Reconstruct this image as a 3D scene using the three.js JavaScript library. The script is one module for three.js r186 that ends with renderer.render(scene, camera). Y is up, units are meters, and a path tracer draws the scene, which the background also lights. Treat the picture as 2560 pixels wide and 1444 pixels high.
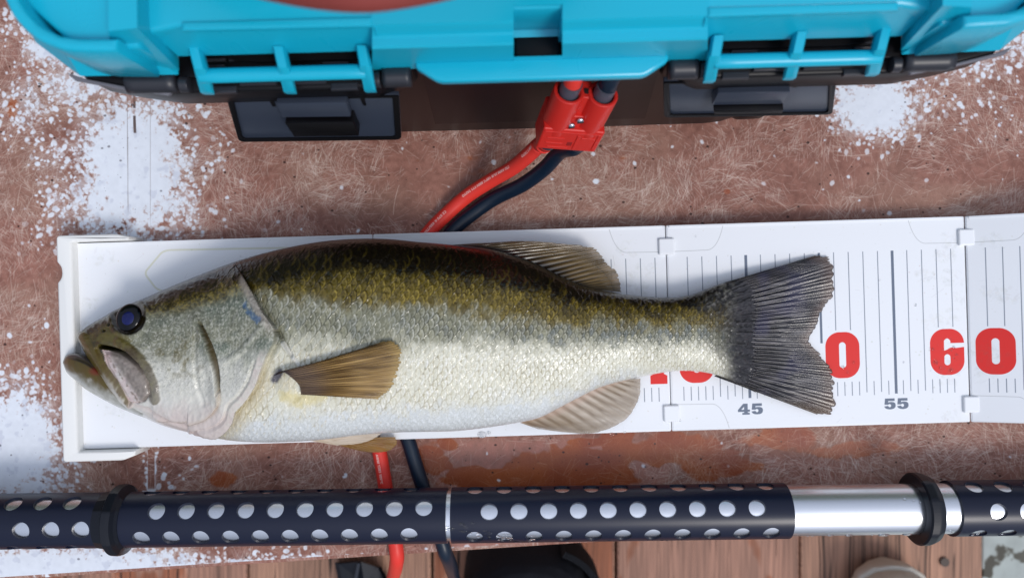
import * as THREE from 'three';
import { mergeGeometries, toCreasedNormals } from 'three/addons/utils/BufferGeometryUtils.js';
import { RoundedBoxGeometry } from 'three/addons/geometries/RoundedBoxGeometry.js';

// ---------------------------------------------------------------- camera, sky, sun, exposure
const F = 1900, CX = 1280, CY = 722, EYE = 0.5285;          // focal length in photo pixels, principal point, eye height over the deck
const scene = new THREE.Scene();
const camera = new THREE.PerspectiveCamera(2 * Math.atan(722 / F) * 180 / Math.PI, 2560 / 1444, 0.01, 600);
camera.position.set(0, EYE, 0); camera.up.set(0, 0, -1); camera.lookAt(0, 0, 0);
camera.focus = 0.487; camera.userData.fStop = 5.2;
const renderer = new THREE.WebGLRenderer({ antialias: true });
renderer.toneMapping = THREE.LinearToneMapping; renderer.toneMappingExposure = 0.95;
renderer.shadowMap.enabled = true;
const sunDir = new THREE.Vector3(0.42, 0.8, 0.46).normalize();
{
  const W = 512, H = 256, d = new Float32Array(W * H * 4), v = new THREE.Vector3();
  const hash = (x, y, z) => { const s = Math.sin(x * 127.1 + y * 311.7 + z * 74.7) * 43758.5453; return s - Math.floor(s); };
  const n3 = (x, y, z) => { const X = Math.floor(x), Y = Math.floor(y), Z = Math.floor(z); let s = 0; const f = (t) => t * t * (3 - 2 * t), a = f(x - X), b = f(y - Y), c = f(z - Z);
    for (let i = 0; i < 8; i++) { const p = i & 1, q = (i >> 1) & 1, r = i >> 2; s += hash(X + p, Y + q, Z + r) * (p ? a : 1 - a) * (q ? b : 1 - b) * (r ? c : 1 - c); } return s; };
  for (let j = 0; j < H; j++) for (let i = 0; i < W; i++) {
    const phi = (i + 0.5) / W * 2 * Math.PI - Math.PI, th = (j + 0.5) / H * Math.PI - Math.PI / 2;
    v.set(Math.cos(th) * Math.cos(phi), Math.sin(th), Math.cos(th) * Math.sin(phi));
    const up = Math.max(0, v.y), mu = Math.max(0, v.dot(sunDir));
    const cl = 0.82 + 0.36 * (0.6 * n3(v.x * 3, v.y * 5, v.z * 3) + 0.4 * n3(v.x * 8, v.y * 11, v.z * 8));
    let L = (0.33 + 0.27 * up) * cl + 0.62 * Math.pow(mu, 3) + 0.9 * Math.pow(mu, 18);
    if (v.y < 0) L = 0.2;
    const o = (j * W + i) * 4, w = Math.pow(mu, 3);
    d[o] = L * (0.83 + 0.06 * w); d[o + 1] = L * (0.94 + 0.01 * w); d[o + 2] = L * (1.20 - 0.08 * w); d[o + 3] = 1;
  }
  const sky = new THREE.DataTexture(d, W, H, THREE.RGBAFormat, THREE.FloatType);
  sky.mapping = THREE.EquirectangularReflectionMapping; sky.magFilter = THREE.LinearFilter; sky.needsUpdate = true;
  scene.background = sky; scene.environment = sky;
}
const sun = new THREE.DirectionalLight(0xfff8f0, 1.55);
sun.position.copy(sunDir).multiplyScalar(3); sun.castShadow = true; sun.shadow.radius = 34;
Object.assign(sun.shadow.camera, { left: -1, right: 1, top: 1, bottom: -1, near: 0.5, far: 8 }); sun.shadow.mapSize.set(4096, 4096);
scene.add(sun, sun.target);

// ---------------------------------------------------------------- helpers
let seedState = 7;
const rnd = () => { seedState = (seedState * 1664525 + 1013904223) >>> 0; return seedState / 4294967296; };
const rr = (a, b) => a + (b - a) * rnd();
const lerp = (a, b, t) => a + (b - a) * t, clamp = (x, a = 0, b = 1) => Math.min(b, Math.max(a, x));
const sstep = (a, b, x) => { const t = clamp((x - a) / (b - a)); return t * t * (3 - 2 * t); };
const h2 = (x, y) => { let h = (Math.imul(x | 0, 374761393) + Math.imul(y | 0, 668265263)) | 0; h = Math.imul(h ^ (h >>> 13), 1274126177); return ((h ^ (h >>> 16)) >>> 0) / 4294967296; };
const noise = (x, y) => { const X = Math.floor(x), Y = Math.floor(y), fx = x - X, fy = y - Y, a = fx * fx * (3 - 2 * fx), b = fy * fy * (3 - 2 * fy);
  return lerp(lerp(h2(X, Y), h2(X + 1, Y), a), lerp(h2(X, Y + 1), h2(X + 1, Y + 1), a), b); };
const fbm = (x, y, n = 3) => { let s = 0, w = 0.5, t = 0; for (let i = 0; i < n; i++) { s += w * noise(x, y); t += w; x = x * 2.03 + 17.3; y = y * 2.03 + 9.1; w *= 0.5; } return s / t; };
const toLin = (c) => { c /= 255; return c <= 0.04045 ? c / 12.92 : Math.pow((c + 0.055) / 1.055, 2.4); };
const rgb = (r, g, b) => [toLin(r), toLin(g), toLin(b)];
const mix3 = (a, b, t) => [lerp(a[0], b[0], t), lerp(a[1], b[1], t), lerp(a[2], b[2], t)];
const P = (px, py, h) => new THREE.Vector3((px - CX) * (EYE - h) / F, h, (py - CY) * (EYE - h) / F);   // a measured photo position on the level that lies h over the deck, in metres
const table = (...p) => (x) => { if (x <= p[0]) return p[1]; for (let i = 2; i < p.length; i += 2) if (x <= p[i]) { return lerp(p[i - 1], p[i + 1], (x - p[i - 2]) / (p[i] - p[i - 2])); } return p[p.length - 1]; };
const curve = (...p) => {           // smooth monotone-ish cubic through (x, y) pairs
  const n = p.length / 2, X = [], Y = [], M = [];
  for (let i = 0; i < n; i++) { X.push(p[2 * i]); Y.push(p[2 * i + 1]); }
  for (let i = 0; i < n; i++) { const a = Math.max(0, i - 1), b = Math.min(n - 1, i + 1); M.push((Y[b] - Y[a]) / (X[b] - X[a])); }
  return (x) => { if (x <= X[0]) return Y[0]; if (x >= X[n - 1]) return Y[n - 1]; let i = 0; while (x > X[i + 1]) i++; const h = X[i + 1] - X[i], t = (x - X[i]) / h, t2 = t * t, t3 = t2 * t;
    return Y[i] * (2 * t3 - 3 * t2 + 1) + M[i] * h * (t3 - 2 * t2 + t) + Y[i + 1] * (3 * t2 - 2 * t3) + M[i + 1] * h * (t3 - t2); };
};
const used = new Map();
const numbered = (n) => { const k = used.get(n) ?? 0; used.set(n, k + 1); return k ? n + '_' + String(k).padStart(3, '0') : n; };
const shade = (o) => { o.castShadow = o.receiveShadow = true; return o; };
function part(name, geo, m, parent) { const o = shade(new THREE.Mesh(geo, m)); o.name = parent === scene ? numbered(name) : name; parent.add(o); return o; }
function thing(name, label, category, group) { const o = new THREE.Group(); o.name = numbered(name); o.userData = { label, category }; if (group) o.userData.group = group; scene.add(o); return o; }
const std = (hex, roughness = 0.5, more = {}) => new THREE.MeshPhysicalMaterial({ color: hex, roughness, ...more });
const dataTex = (w, h, data, srgb) => { const t = new THREE.DataTexture(data, w, h, THREE.RGBAFormat); t.magFilter = THREE.LinearFilter; if (srgb) t.colorSpace = THREE.SRGBColorSpace; t.wrapS = t.wrapT = THREE.MirroredRepeatWrapping; t.needsUpdate = true; return t; };
// rounded polygon in plan (metres, x and z) as a Shape; r may be one number or one per corner
function poly(pts, r = 0) {
  const s = new THREE.Shape(), n = pts.length;
  pts.forEach((p, i) => {
    const q = pts[(i + n - 1) % n], w = pts[(i + 1) % n], R = Array.isArray(r) ? r[i] : r;
    const dq = Math.hypot(q[0] - p[0], q[1] - p[1]), dw = Math.hypot(w[0] - p[0], w[1] - p[1]), k = Math.min(R, dq * 0.49, dw * 0.49);
    const a = [p[0] + (q[0] - p[0]) * k / dq, p[1] + (q[1] - p[1]) * k / dq], b = [p[0] + (w[0] - p[0]) * k / dw, p[1] + (w[1] - p[1]) * k / dw];
    if (i) s.lineTo(a[0], a[1]); else s.moveTo(a[0], a[1]);
    if (k > 1e-6) s.quadraticCurveTo(p[0], p[1], b[0], b[1]);
  });
  s.closePath(); return s;
}
function extrude(shape, thick, bevel = 0.001, seg = 3, curveSegments = 10) {
  const g = new THREE.ExtrudeGeometry(shape, { depth: thick - 2 * bevel, bevelEnabled: bevel > 0, bevelThickness: bevel, bevelSize: bevel, bevelOffset: -bevel, bevelSegments: seg, curveSegments });
  g.translate(0, 0, bevel); return g;
}
function slabXZ(pts, hTop, thick, bevel = 0.001, r = 0, seg = 3) {   // pts as [x, z]
  const g = extrude(poly(pts.map(([x, z]) => [x, -z]), r), thick, bevel, seg);
  g.rotateX(-Math.PI / 2); g.translate(0, hTop - thick, 0);
  return toCreasedNormals(g, 0.7);
}
const slab = (px, hTop, thick, bevel, r, seg) => slabXZ(px.map(([x, y]) => { const p = P(x, y, hTop); return [p.x, p.z]; }), hTop, thick, bevel, r, seg);
// a closed surface from rings of points (arrays of Vector3, equal length)
function loft(rings, { capStart = true, capEnd = true, crease = 0.7 } = {}) {
  const n = rings[0].length, pos = [], idx = [];
  for (const r of rings) for (const p of r) pos.push(p.x, p.y, p.z);
  for (let i = 0; i + 1 < rings.length; i++) for (let j = 0; j < n; j++) { const a = i * n + j, b = i * n + (j + 1) % n; idx.push(a, b, a + n, b, b + n, a + n); }
  for (const [on, k] of [[capStart, 0], [capEnd, rings.length - 1]]) if (on) {
    const c = new THREE.Vector3(); rings[k].forEach((p) => c.add(p)); c.divideScalar(n); const ci = pos.length / 3; pos.push(c.x, c.y, c.z);
    for (let j = 0; j < n; j++) { const a = k * n + j, b = k * n + (j + 1) % n; if (k) idx.push(a, b, ci); else idx.push(b, a, ci); }
  }
  const g = new THREE.BufferGeometry(); g.setAttribute('position', new THREE.Float32BufferAttribute(pos, 3)); g.setIndex(idx);
  const vol = signedVolume(g); if (vol < 0) { const ix = g.index.array; for (let i = 0; i < ix.length; i += 3) { const t = ix[i]; ix[i] = ix[i + 1]; ix[i + 1] = t; } }
  return crease ? toCreasedNormals(g, crease) : (g.computeVertexNormals(), g);
}
function signedVolume(g) { const p = g.attributes.position, ix = g.index.array; let v = 0; for (let i = 0; i < ix.length; i += 3) { const a = ix[i], b = ix[i + 1], c = ix[i + 2];
  v += p.getX(a) * (p.getY(b) * p.getZ(c) - p.getZ(b) * p.getY(c)) + p.getY(a) * (p.getZ(b) * p.getX(c) - p.getX(b) * p.getZ(c)) + p.getZ(a) * (p.getX(b) * p.getY(c) - p.getY(b) * p.getX(c)); } return v; }
// round cable along points with a fixed "up" so that print stays on its upper side; uv = (metres along, turn with 0.25 on top)
function sweep(points, radius, { steps = 120, sides = 18, closed = true, squash = 1 } = {}) {
  const c = new THREE.CatmullRomCurve3(points, false, 'centripetal'), len = c.getLength(), pos = [], uv = [], idx = [], up = new THREE.Vector3(0, 1, 0);
  for (let i = 0; i <= steps; i++) {
    const t = i / steps, p = c.getPointAt(t), T = c.getTangentAt(t), S = new THREE.Vector3().crossVectors(T, Math.abs(T.y) > 0.96 ? new THREE.Vector3(0, 0, -1) : up).normalize(), U = new THREE.Vector3().crossVectors(S, T).normalize();
    const r = typeof radius === 'function' ? radius(t) : radius;
    for (let j = 0; j <= sides; j++) { const a = j / sides * 2 * Math.PI, x = Math.cos(a) * r, y = Math.sin(a) * r * squash; pos.push(p.x + S.x * x + U.x * y, p.y + S.y * x + U.y * y, p.z + S.z * x + U.z * y); uv.push(t * len, j / sides); }
  }
  for (let i = 0; i < steps; i++) for (let j = 0; j < sides; j++) { const a = i * (sides + 1) + j, b = a + sides + 1; idx.push(a, a + 1, b, a + 1, b + 1, b); }
  if (closed) for (const [k, f] of [[0, 0], [steps, 1]]) { const p = c.getPointAt(f), ci = pos.length / 3; pos.push(p.x, p.y, p.z); uv.push(f * len, 0.25); for (let j = 0; j < sides; j++) { const a = k * (sides + 1) + j; if (k) idx.push(a, a + 1, ci); else idx.push(a + 1, a, ci); } }
  const g = new THREE.BufferGeometry(); g.setAttribute('position', new THREE.Float32BufferAttribute(pos, 3)); g.setAttribute('uv', new THREE.Float32BufferAttribute(uv, 2)); g.setIndex(idx);
  if (signedVolume(g) < 0) { const ix = g.index.array; for (let i = 0; i < ix.length; i += 3) { const t = ix[i]; ix[i] = ix[i + 1]; ix[i + 1] = t; } }
  g.computeVertexNormals(); g.userData.length = len; g.userData.curve = c; return g;
}
const merge = (list) => mergeGeometries(list.map((g) => { const q = g.index ? g.toNonIndexed() : g.clone(); for (const k of Object.keys(q.attributes)) if (!['position', 'normal'].includes(k)) q.deleteAttribute(k); return q; }));
const segDist = (x, y, pl) => { let best = 1e9, side = 0, along = 0, tot = 0; for (let i = 0; i + 1 < pl.length; i++) { const [ax, ay] = pl[i], [bx, by] = pl[i + 1], dx = bx - ax, dy = by - ay, L2 = dx * dx + dy * dy, t = clamp(((x - ax) * dx + (y - ay) * dy) / L2), d = Math.hypot(x - ax - dx * t, y - ay - dy * t);
  if (d < best) { best = d; side = (x - ax) * dy - (y - ay) * dx; along = tot + t * Math.sqrt(L2); } tot += Math.sqrt(L2); } return [best, Math.sign(side), along / tot]; };

// ---------------------------------------------------------------- the setting: water, wooden floor, hull, deck
{
  const g = new THREE.PlaneGeometry(500, 500); g.rotateX(-Math.PI / 2); g.translate(0, -0.55, 0);
  const w = part('water', g, std(0x2c3a35, 0.12, { specularIntensity: 1 }), scene); w.userData = { kind: 'structure', label: 'dark green lake water around the boat', category: 'water' };
}
{ // wooded bank across the water, mirrored in the wet and metal things
  const NX = 160, NY = 14, ps = [], ix = []; for (let i = 0; i <= NX; i++) for (let j = 0; j <= NY; j++) { const x = -90 + 180 * i / NX, t = j / NY, top = 13 + 6 * fbm(i * 0.09, 3, 4); ps.push(x + 1.6 * (noise(i * 1.7, j * 1.3) - 0.5), -0.6 + top * t, -24 - x * x * 0.0016 - 5 * t * t + 2.4 * (fbm(i * 0.4, j * 0.5, 3) - 0.5)); }
  for (let i = 0; i <= NX; i++) ps.push(-90 + 180 * i / NX, -0.6, -40);
  for (let i = 0; i < NX; i++) { for (let j = 0; j < NY; j++) { const a = i * (NY + 1) + j, b = a + NY + 1; ix.push(a, b, a + 1, b, b + 1, a + 1); } const a = i * (NY + 1) + NY, b = a + NY + 1, c = (NX + 1) * (NY + 1) + i; ix.push(a, b, c, b, c + 1, c); }
  const g = new THREE.BufferGeometry(); g.setAttribute('position', new THREE.Float32BufferAttribute(ps, 3)); g.setIndex(ix); g.computeVertexNormals();
  const o = part('hill', g, std(0x55604c, 0.95), scene); o.userData = { kind: 'structure', label: 'wooded green bank across the water behind the box', category: 'hill' };
}
const FLOOR = -0.25;
{
  const W = 512, H = 1024;
  const woodTex = (seed, tone) => {
    const c = new Uint8Array(W * H * 4), b = new Uint8Array(W * H * 4);
    for (let j = 0; j < H; j++) for (let i = 0; i < W; i++) {
      const x = i / W * 186, y = j / H * 372;                     // millimetres across and along the grain
      const wob = 5 * fbm(x * 0.03 + seed, y * 0.012, 2) + 0.02 * y;
      const g1 = fbm((x + wob) * 0.55 + seed * 31, y * 0.012, 3), g2 = noise((x + wob) * 2.6 + seed * 11, y * 0.03), g3 = fbm(x * 0.04 + seed * 3, y * 0.01, 2);
      const crack = sstep(0.045, 0.0, Math.abs(noise((x + wob) * 0.16 + seed * 7, y * 0.004) - 0.5)) * sstep(0.3, 0.6, noise(x * 0.05 + 3 + seed, y * 0.02));
      let k = 0.74 + 0.34 * (g1 - 0.5) + 0.2 * (g2 - 0.5) + 0.25 * (g3 - 0.5); k *= 1 - 0.72 * crack;
      const stain = sstep(0.6, 0.66, fbm(x * 0.025 + seed * 5, y * 0.018 + 4, 3));
      const o = (j * W + i) * 4;
      c[o] = clamp((lerp(208, 188, stain) * tone[0]) * k * 1.02, 0, 255); c[o + 1] = clamp((lerp(162, 122, stain) * tone[1]) * k, 0, 255); c[o + 2] = clamp((lerp(134, 86, stain) * tone[2]) * k, 0, 255); c[o + 3] = 255;
      b[o] = b[o + 1] = b[o + 2] = clamp(150 + 120 * (g1 - 0.5) + 60 * (g2 - 0.5) - 140 * crack, 0, 255); b[o + 3] = 255;
    }
    const m = dataTex(W, H, c, true), bm = dataTex(W, H, b, false);
    for (const t of [m, bm]) { t.repeat.set(1 / 0.186, 1 / 0.372); }
    return std(0xffffff, 0.72, { map: m, bumpMap: bm, bumpScale: 0.0012 });
  };
  const mats = [woodTex(1, [1, 1, 1]), woodTex(4, [0.94, 0.9, 0.88]), woodTex(9, [1, 0.98, 1.0])];
  const fl = new THREE.Group(); fl.name = 'wooden_floor'; fl.userData = { kind: 'structure', label: 'weathered reddish wooden floor planks below the deck edge', category: 'floor' }; scene.add(fl);
  const s = F / (EYE - FLOOR), pw = 460 / s, x0 = (2000 - CX) / s;
  for (let k = -6; k < 1; k++) {
    const a = x0 + k * pw + 0.0012, b = x0 + (k + 1) * pw - 0.0012;
    const g = slabXZ([[a, -0.1], [b, -0.1], [b, 0.95], [a, 0.95]], FLOOR + (k % 2 ? 0.0015 : 0), 0.02, 0.0018);
    part('plank', g, mats[(k + 6) % 3], fl);
  }
  const screw = new THREE.Group();
  const sp = P(2362, 1404, FLOOR + 0.001); const sg = new THREE.CylinderGeometry(0.0046, 0.0046, 0.003, 20); sg.translate(sp.x, sp.y, sp.z);
  part('screw_head', sg, std(0x3a332f, 0.5, { metalness: 0.6 }), fl);
  // pale hull skin beside the last plank
  const hx = x0 + pw + 0.004, HW = 256, HH = 256, c = new Uint8Array(HW * HH * 4);
  for (let j = 0; j < HH; j++) for (let i = 0; i < HW; i++) { const n = fbm(i * 0.05, j * 0.03, 4), dk = sstep(0.56, 0.64, fbm(i * 0.035 + 9, j * 0.05, 4)) * sstep(150, 20, i); const k = 0.85 + 0.3 * n, o = (j * HW + i) * 4; c[o] = lerp(176 * k, 60, dk); c[o + 1] = lerp(186 * k, 58, dk); c[o + 2] = lerp(182 * k, 46, dk); c[o + 3] = 255; }
  const ht = dataTex(HW, HH, c, true); ht.repeat.set(5, 5); ht.offset.set(-hx * 5, 0);
  const hull = part('boat_hull', slabXZ([[hx, -0.1], [hx + 0.7, -0.1], [hx + 0.7, 0.95], [hx, 0.95]], FLOOR - 0.008, 0.02, 0.002), std(0xffffff, 0.6, { map: ht }), scene);
  hull.userData = { kind: 'structure', label: 'pale grey hull skin with dark grime beside the last floor plank', category: 'hull' };
}

// the deck: reddish fibreglass with bare glass strands, worn white paint and wet brown stains
const DECK_W = 2048, DECK_H = 1280;
{
  const W = DECK_W, H = DECK_H, MX = 0.8, MZ = 0.5, k = F / EYE;              // texture spans 0.8 x 0.5 m
  const toC = (qx, qy) => [((qx - CX) / k / MX + 0.5) * W, ((qy - CY) / k / MZ + 0.5) * H], sc = W / (MX * k);
  const blobs = [[120, 120, 80, 60, 0.85], [210, 205, 150, 70, 0.8], [330, 420, 150, 190, 1.15], [280, 500, 160, 140, 0.9], [430, 500, 90, 150, 0.75], [70, 260, 110, 110, 0.62], [400, 270, 90, 60, 0.7], [40, 60, 60, 90, 0.5], [500, 420, 90, 220, 0.36], [160, 380, 110, 90, 0.55], [330, 600, 130, 50, 0.75],
    [20, 1110, 130, 150, 1.25], [60, 1215, 130, 60, 0.9], [0, 990, 60, 70, 0.55], [130, 1170, 90, 80, 0.5], [50, 1440, 560, 72, 1.4], [330, 1440, 440, 46, 1.2], [700, 1406, 260, 14, 0.9], [376, 1170, 16, 120, 0.9], [430, 1180, 70, 60, 0.35], [1000, 1392, 500, 8, 0.8], [1400, 1368, 300, 7, 0.8],
    [2190, 265, 110, 80, 1.15], [2150, 230, 100, 55, 0.95], [2290, 255, 80, 80, 0.6], [2480, 140, 120, 60, 0.62], [2360, 180, 100, 50, 0.5], [2400, 260, 150, 80, 0.36], [2560, 100, 80, 60, 0.7], [2200, 335, 60, 40, 0.6], [100, 790, 40, 40, 0.25], [90, 970, 40, 50, 0.3]];
  const stainBlobs = [[1250, 1195, 150, 26, 1], [1420, 1170, 170, 55, 0.95], [1330, 1200, 260, 22, 1], [1540, 1095, 45, 36, 1.1], [1480, 1105, 60, 12, 0.9], [1700, 1120, 180, 45, 0.8], [1800, 1150, 120, 60, 0.72], [1960, 1095, 120, 40, 0.75], [2150, 1120, 130, 40, 0.66], [1080, 1150, 45, 45, 0.85], [1120, 1110, 30, 20, 0.8], [560, 1200, 60, 30, 0.6], [1500, 1370, 260, 20, 0.8], [1770, 470, 60, 40, 0.4], [30, 270, 20, 40, 0.7], [1818, 478, 9, 7, 0.7], [1160, 400, 140, 60, 0.42], [1560, 400, 120, 40, 0.4], [50, 480, 60, 80, 0.42]];
  const field = (list, x, y) => { let d = 0; for (const [cx, cy, rx, ry, w] of list) { const u = (x - cx) / rx, v = (y - cy) / ry, q = u * u + v * v; if (q < 4) d = Math.max(d, w * Math.exp(-q * 0.75)); } return d; };
  // glass strands
  const cv = document.createElement('canvas'); cv.width = W; cv.height = H; const c2 = cv.getContext('2d'); c2.lineCap = 'round';
  const bare = (x, y) => { const s = field(stainBlobs, x, y); const e = sstep(0.25, 0.6, fbm(x * 0.006 + 5, y * 0.009 + 2, 3)); const smooth = sstep(1080, 1120, y) * sstep(1050, 1130, x) * sstep(1720, 1640, x); return clamp((0.14 + 1.0 * e) * (1 - 0.55 * clamp(s)) * (1 - 0.72 * smooth)); };
  for (let n = 0; n < 130000; n++) {
    const qx = rr(-180, 2740), qy = rr(-190, 1640); if (rnd() > bare(qx, qy)) continue;
    const bundle = rnd() < 0.08 ? 3 + (rnd() * 5 | 0) : 1, a0 = fbm(qx * 0.004, qy * 0.004, 2) * 9 + rr(-1.1, 1.1), long = fbm(qx * 0.003 + 40, qy * 0.003, 2), L0 = (rnd() < 0.25 ? rr(25, 75) : rr(8, 30)) * (0.55 + long);
    for (let b = 0; b < bundle; b++) {
      const a = a0 + (bundle > 1 ? rr(-0.25, 0.25) : 0), L = L0 * rr(0.7, 1.2), x = qx + (bundle > 1 ? rr(-8, 8) : 0), y = qy + (bundle > 1 ? rr(-8, 8) : 0), bend = rr(-0.12, 0.12) * L;
      const dx = Math.cos(a) * L / 2, dy = Math.sin(a) * L / 2, [x0, y0] = toC(x - dx, y - dy), [xm, ym] = toC(x - Math.sin(a) * bend, y + Math.cos(a) * bend), [x1, y1] = toC(x + dx, y + dy);
      const t = rr(-22, 18); c2.strokeStyle = `rgba(${212 + t | 0},${194 + t | 0},${182 + t | 0},${rr(0.15, 0.75).toFixed(2)})`; c2.lineWidth = rr(0.4, 1.1) * sc * 1.15;
      c2.beginPath(); c2.moveTo(x0, y0); c2.quadraticCurveTo(xm, ym, x1, y1); c2.stroke();
    }
  }
  const fib = c2.getImageData(0, 0, W, H).data;
  // paint lies as spattered droplets that run together where it is thick
  const drops = new Float32Array(W * H);
  for (let n = 0; n < 210000; n++) {
    const qx = rr(-180, 2740), qy = rr(-180, 1630), near = field(blobs, qx, qy) + 0.28 * (fbm(qx * 0.018, qy * 0.018 + 5, 3) - 0.5), boxFoot = sstep(250, 330, qy) * sstep(480, 400, qy) * (qx > 990 && qx < 1600 ? 0.006 : 0.002);
    if (rnd() > 0.0009 + boxFoot + Math.pow(clamp(near - 0.06, 0, 1), 2.0)) continue;
    const r = (rnd() < 0.2 ? rr(4.5, 8) : rr(2.2, 5.2)) * sc, [cx, cy] = toC(qx, qy), el = rr(0.78, 1.28), rot = rr(0, 3), R = Math.ceil(r * 1.7), co = Math.cos(rot), si = Math.sin(rot), al = rnd() < 0.35 ? rr(0.25, 0.7) : rr(0.75, 1);
    for (let j = -R; j <= R; j++) for (let i = -R; i <= R; i++) { const X = Math.round(cx + i), Y = Math.round(cy + j); if (X < 0 || Y < 0 || X >= W || Y >= H) continue; const u = (i * co + j * si) * el, v = (-i * si + j * co) / el; const q = al * sstep(r + 1.3, r - 1.5, Math.hypot(u, v) + 1.4 * (noise(X * 0.35, Y * 0.35) - 0.5)); const k = Y * W + X; if (q > 0) drops[k] = drops[k] + q * (1 - drops[k]); }
  }
  const pits = new Float32Array(W * H);
  for (let n = 0; n < 2600; n++) { const qx = rr(-100, 2660), qy = rr(-100, 1560), r = Math.pow(rnd(), 4) * 3.2 * sc + 0.4, [cx, cy] = toC(qx, qy), R = Math.ceil(r) + 1; for (let j = -R; j <= R; j++) for (let i = -R; i <= R; i++) { const X = Math.round(cx + i), Y = Math.round(cy + j); if (X < 0 || Y < 0 || X >= W || Y >= H) continue; const q = 0.85 * sstep(r + 0.6, r - 0.5, Math.hypot(i, j * 1.2)); if (q > pits[Y * W + X]) pits[Y * W + X] = q; } }
  const col = new Uint8Array(W * H * 4), bmp = new Uint8Array(W * H * 4), rgh = new Uint8Array(W * H * 4);
  for (let cy = 0; cy < H; cy++) for (let cx = 0; cx < W; cx++) {
    const qx = CX + (cx / W - 0.5) * MX * k, qy = CY + (cy / H - 0.5) * MZ * k, o = (cy * W + cx) * 4, t = ((H - 1 - cy) * W + cx) * 4;
    const n1 = fbm(qx * 0.012, qy * 0.012, 3), n2 = fbm(qx * 0.09 + 7, qy * 0.09, 2), n3 = h2(cx, cy);
    let r = 142 + 30 * (n1 - 0.5) + 34 * (n2 - 0.5), g = 97 + 26 * (n1 - 0.5) + 30 * (n2 - 0.5), b = 83 + 24 * (n1 - 0.5) + 28 * (n2 - 0.5);
    const bleach = sstep(0.45, 0.8, fbm(qx * 0.005 + 31, qy * 0.008, 3)); r = lerp(r, 160, bleach * 0.4); g = lerp(g, 130, bleach * 0.4); b = lerp(b, 112, bleach * 0.4);
    const sf = field(stainBlobs, qx, qy), st = sstep(0.42, 0.52, sf + 0.5 * (fbm(qx * 0.022 + 3, qy * 0.03, 3) - 0.5)) * (sf > 0.05 ? 1 : 0);
    const smoothResin = sstep(1085, 1110, qy) * sstep(1060, 1120, qx) * sstep(1700, 1640, qx) * (1 - st);
    r = lerp(r, 176 + 20 * (n2 - 0.5), smoothResin * 0.55); g = lerp(g, 120, smoothResin * 0.55); b = lerp(b, 106, smoothResin * 0.55);
    r = lerp(r, 150 + 40 * (n1 - 0.5), st * 0.9); g = lerp(g, 76 + 30 * (n1 - 0.5), st * 0.9); b = lerp(b, 44, st * 0.9);
    const fa = fib[o + 3] / 255 * (1 - 0.45 * st); r = lerp(r, fib[o], fa); g = lerp(g, fib[o + 1], fa); b = lerp(b, fib[o + 2], fa);
    r += (n3 - 0.5) * 14; g += (n3 - 0.5) * 13; b += (n3 - 0.5) * 13;
    const pit = pits[cy * W + cx]; r = lerp(r, 52, pit); g = lerp(g, 30, pit); b = lerp(b, 24, pit);
    // paint
    const D = field(blobs, qx, qy); let pa = drops[cy * W + cx];
    if (D > 0.4) { const m = 0.55 * noise(qx * 0.075 + 3, qy * 0.075) + 0.3 * noise(qx * 0.17, qy * 0.17 + 8) + 0.15 * noise(qx * 0.4, qy * 0.4); pa = Math.max(pa, sstep(0.14, 0.36, D * 0.8 - 0.62 * m)); }
    if (D > 0.15) pa = Math.max(pa, 0.5 * sstep(0.25, 0.8, D) * sstep(0.35, 0.7, fbm(qx * 0.03 + 77, qy * 0.03, 4)));
    const strip = sstep(367, 369, qx) * sstep(386, 384, qx) * sstep(1110, 1120, qy) * sstep(1225, 1215, qy); pa *= 1 - strip;
    // chips and scratches through the paint along the old seam
    const seam = Math.max(sstep(4, 2.5, Math.abs(qx - 333 - 3 * noise(qy * 0.02, 1) - (qy - 260) * 0.03)) * sstep(200, 215, qy) * sstep(375, 350, qy) * sstep(0.35, 0.5, noise(qy * 0.05, 4)), sstep(1.3, 0.6, Math.abs(qx - 316 - (qy - 200) * 0.008)) * 0.5 * sstep(200, 215, qy) * sstep(540, 500, qy), sstep(1.3, 0.6, Math.abs(qx - 374)) * 0.35 * sstep(200, 215, qy) * sstep(600, 500, qy));
    const dirt = sstep(0.6, 0.75, fbm(qx * 0.05 + 60, qy * 0.05, 3)) * 0.5;
    let wr = 226, wg = 231, wb = 238; wr -= 30 * dirt; wg -= 30 * dirt; wb -= 24 * dirt; wr += 10 * (n2 - 0.5); wg += 10 * (n2 - 0.5); wb += 10 * (n2 - 0.5);
    wr = lerp(wr, 96, seam); wg = lerp(wg, 82, seam); wb = lerp(wb, 78, seam);
    wr = lerp(wr, 60, pit * 0.6); wg = lerp(wg, 56, pit * 0.6); wb = lerp(wb, 60, pit * 0.6);
    r = lerp(r, wr, pa); g = lerp(g, wg, pa); b = lerp(b, wb, pa);
    col[t] = clamp(r, 0, 255); col[t + 1] = clamp(g, 0, 255); col[t + 2] = clamp(b, 0, 255); col[t + 3] = 255;
    const hgt = 90 + 90 * fa * (1 - pa) + 60 * pa + 40 * (n2 - 0.5) * (1 - smoothResin) - 50 * pit; bmp[t] = bmp[t + 1] = bmp[t + 2] = clamp(hgt, 0, 255); bmp[t + 3] = 255;
    rgh[t] = 0; rgh[t + 1] = clamp(255 * lerp(lerp(0.62, 0.3, Math.max(st, smoothResin * 0.6)), 0.55, pa), 0, 255); rgh[t + 2] = 0; rgh[t + 3] = 255;
  }
  const tx = [dataTex(W, H, col, true), dataTex(W, H, bmp, false), dataTex(W, H, rgh, false)];
  for (const t of tx) { t.repeat.set(1 / MX, 1 / MZ); t.offset.set(0.5, 0.5); }
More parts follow.
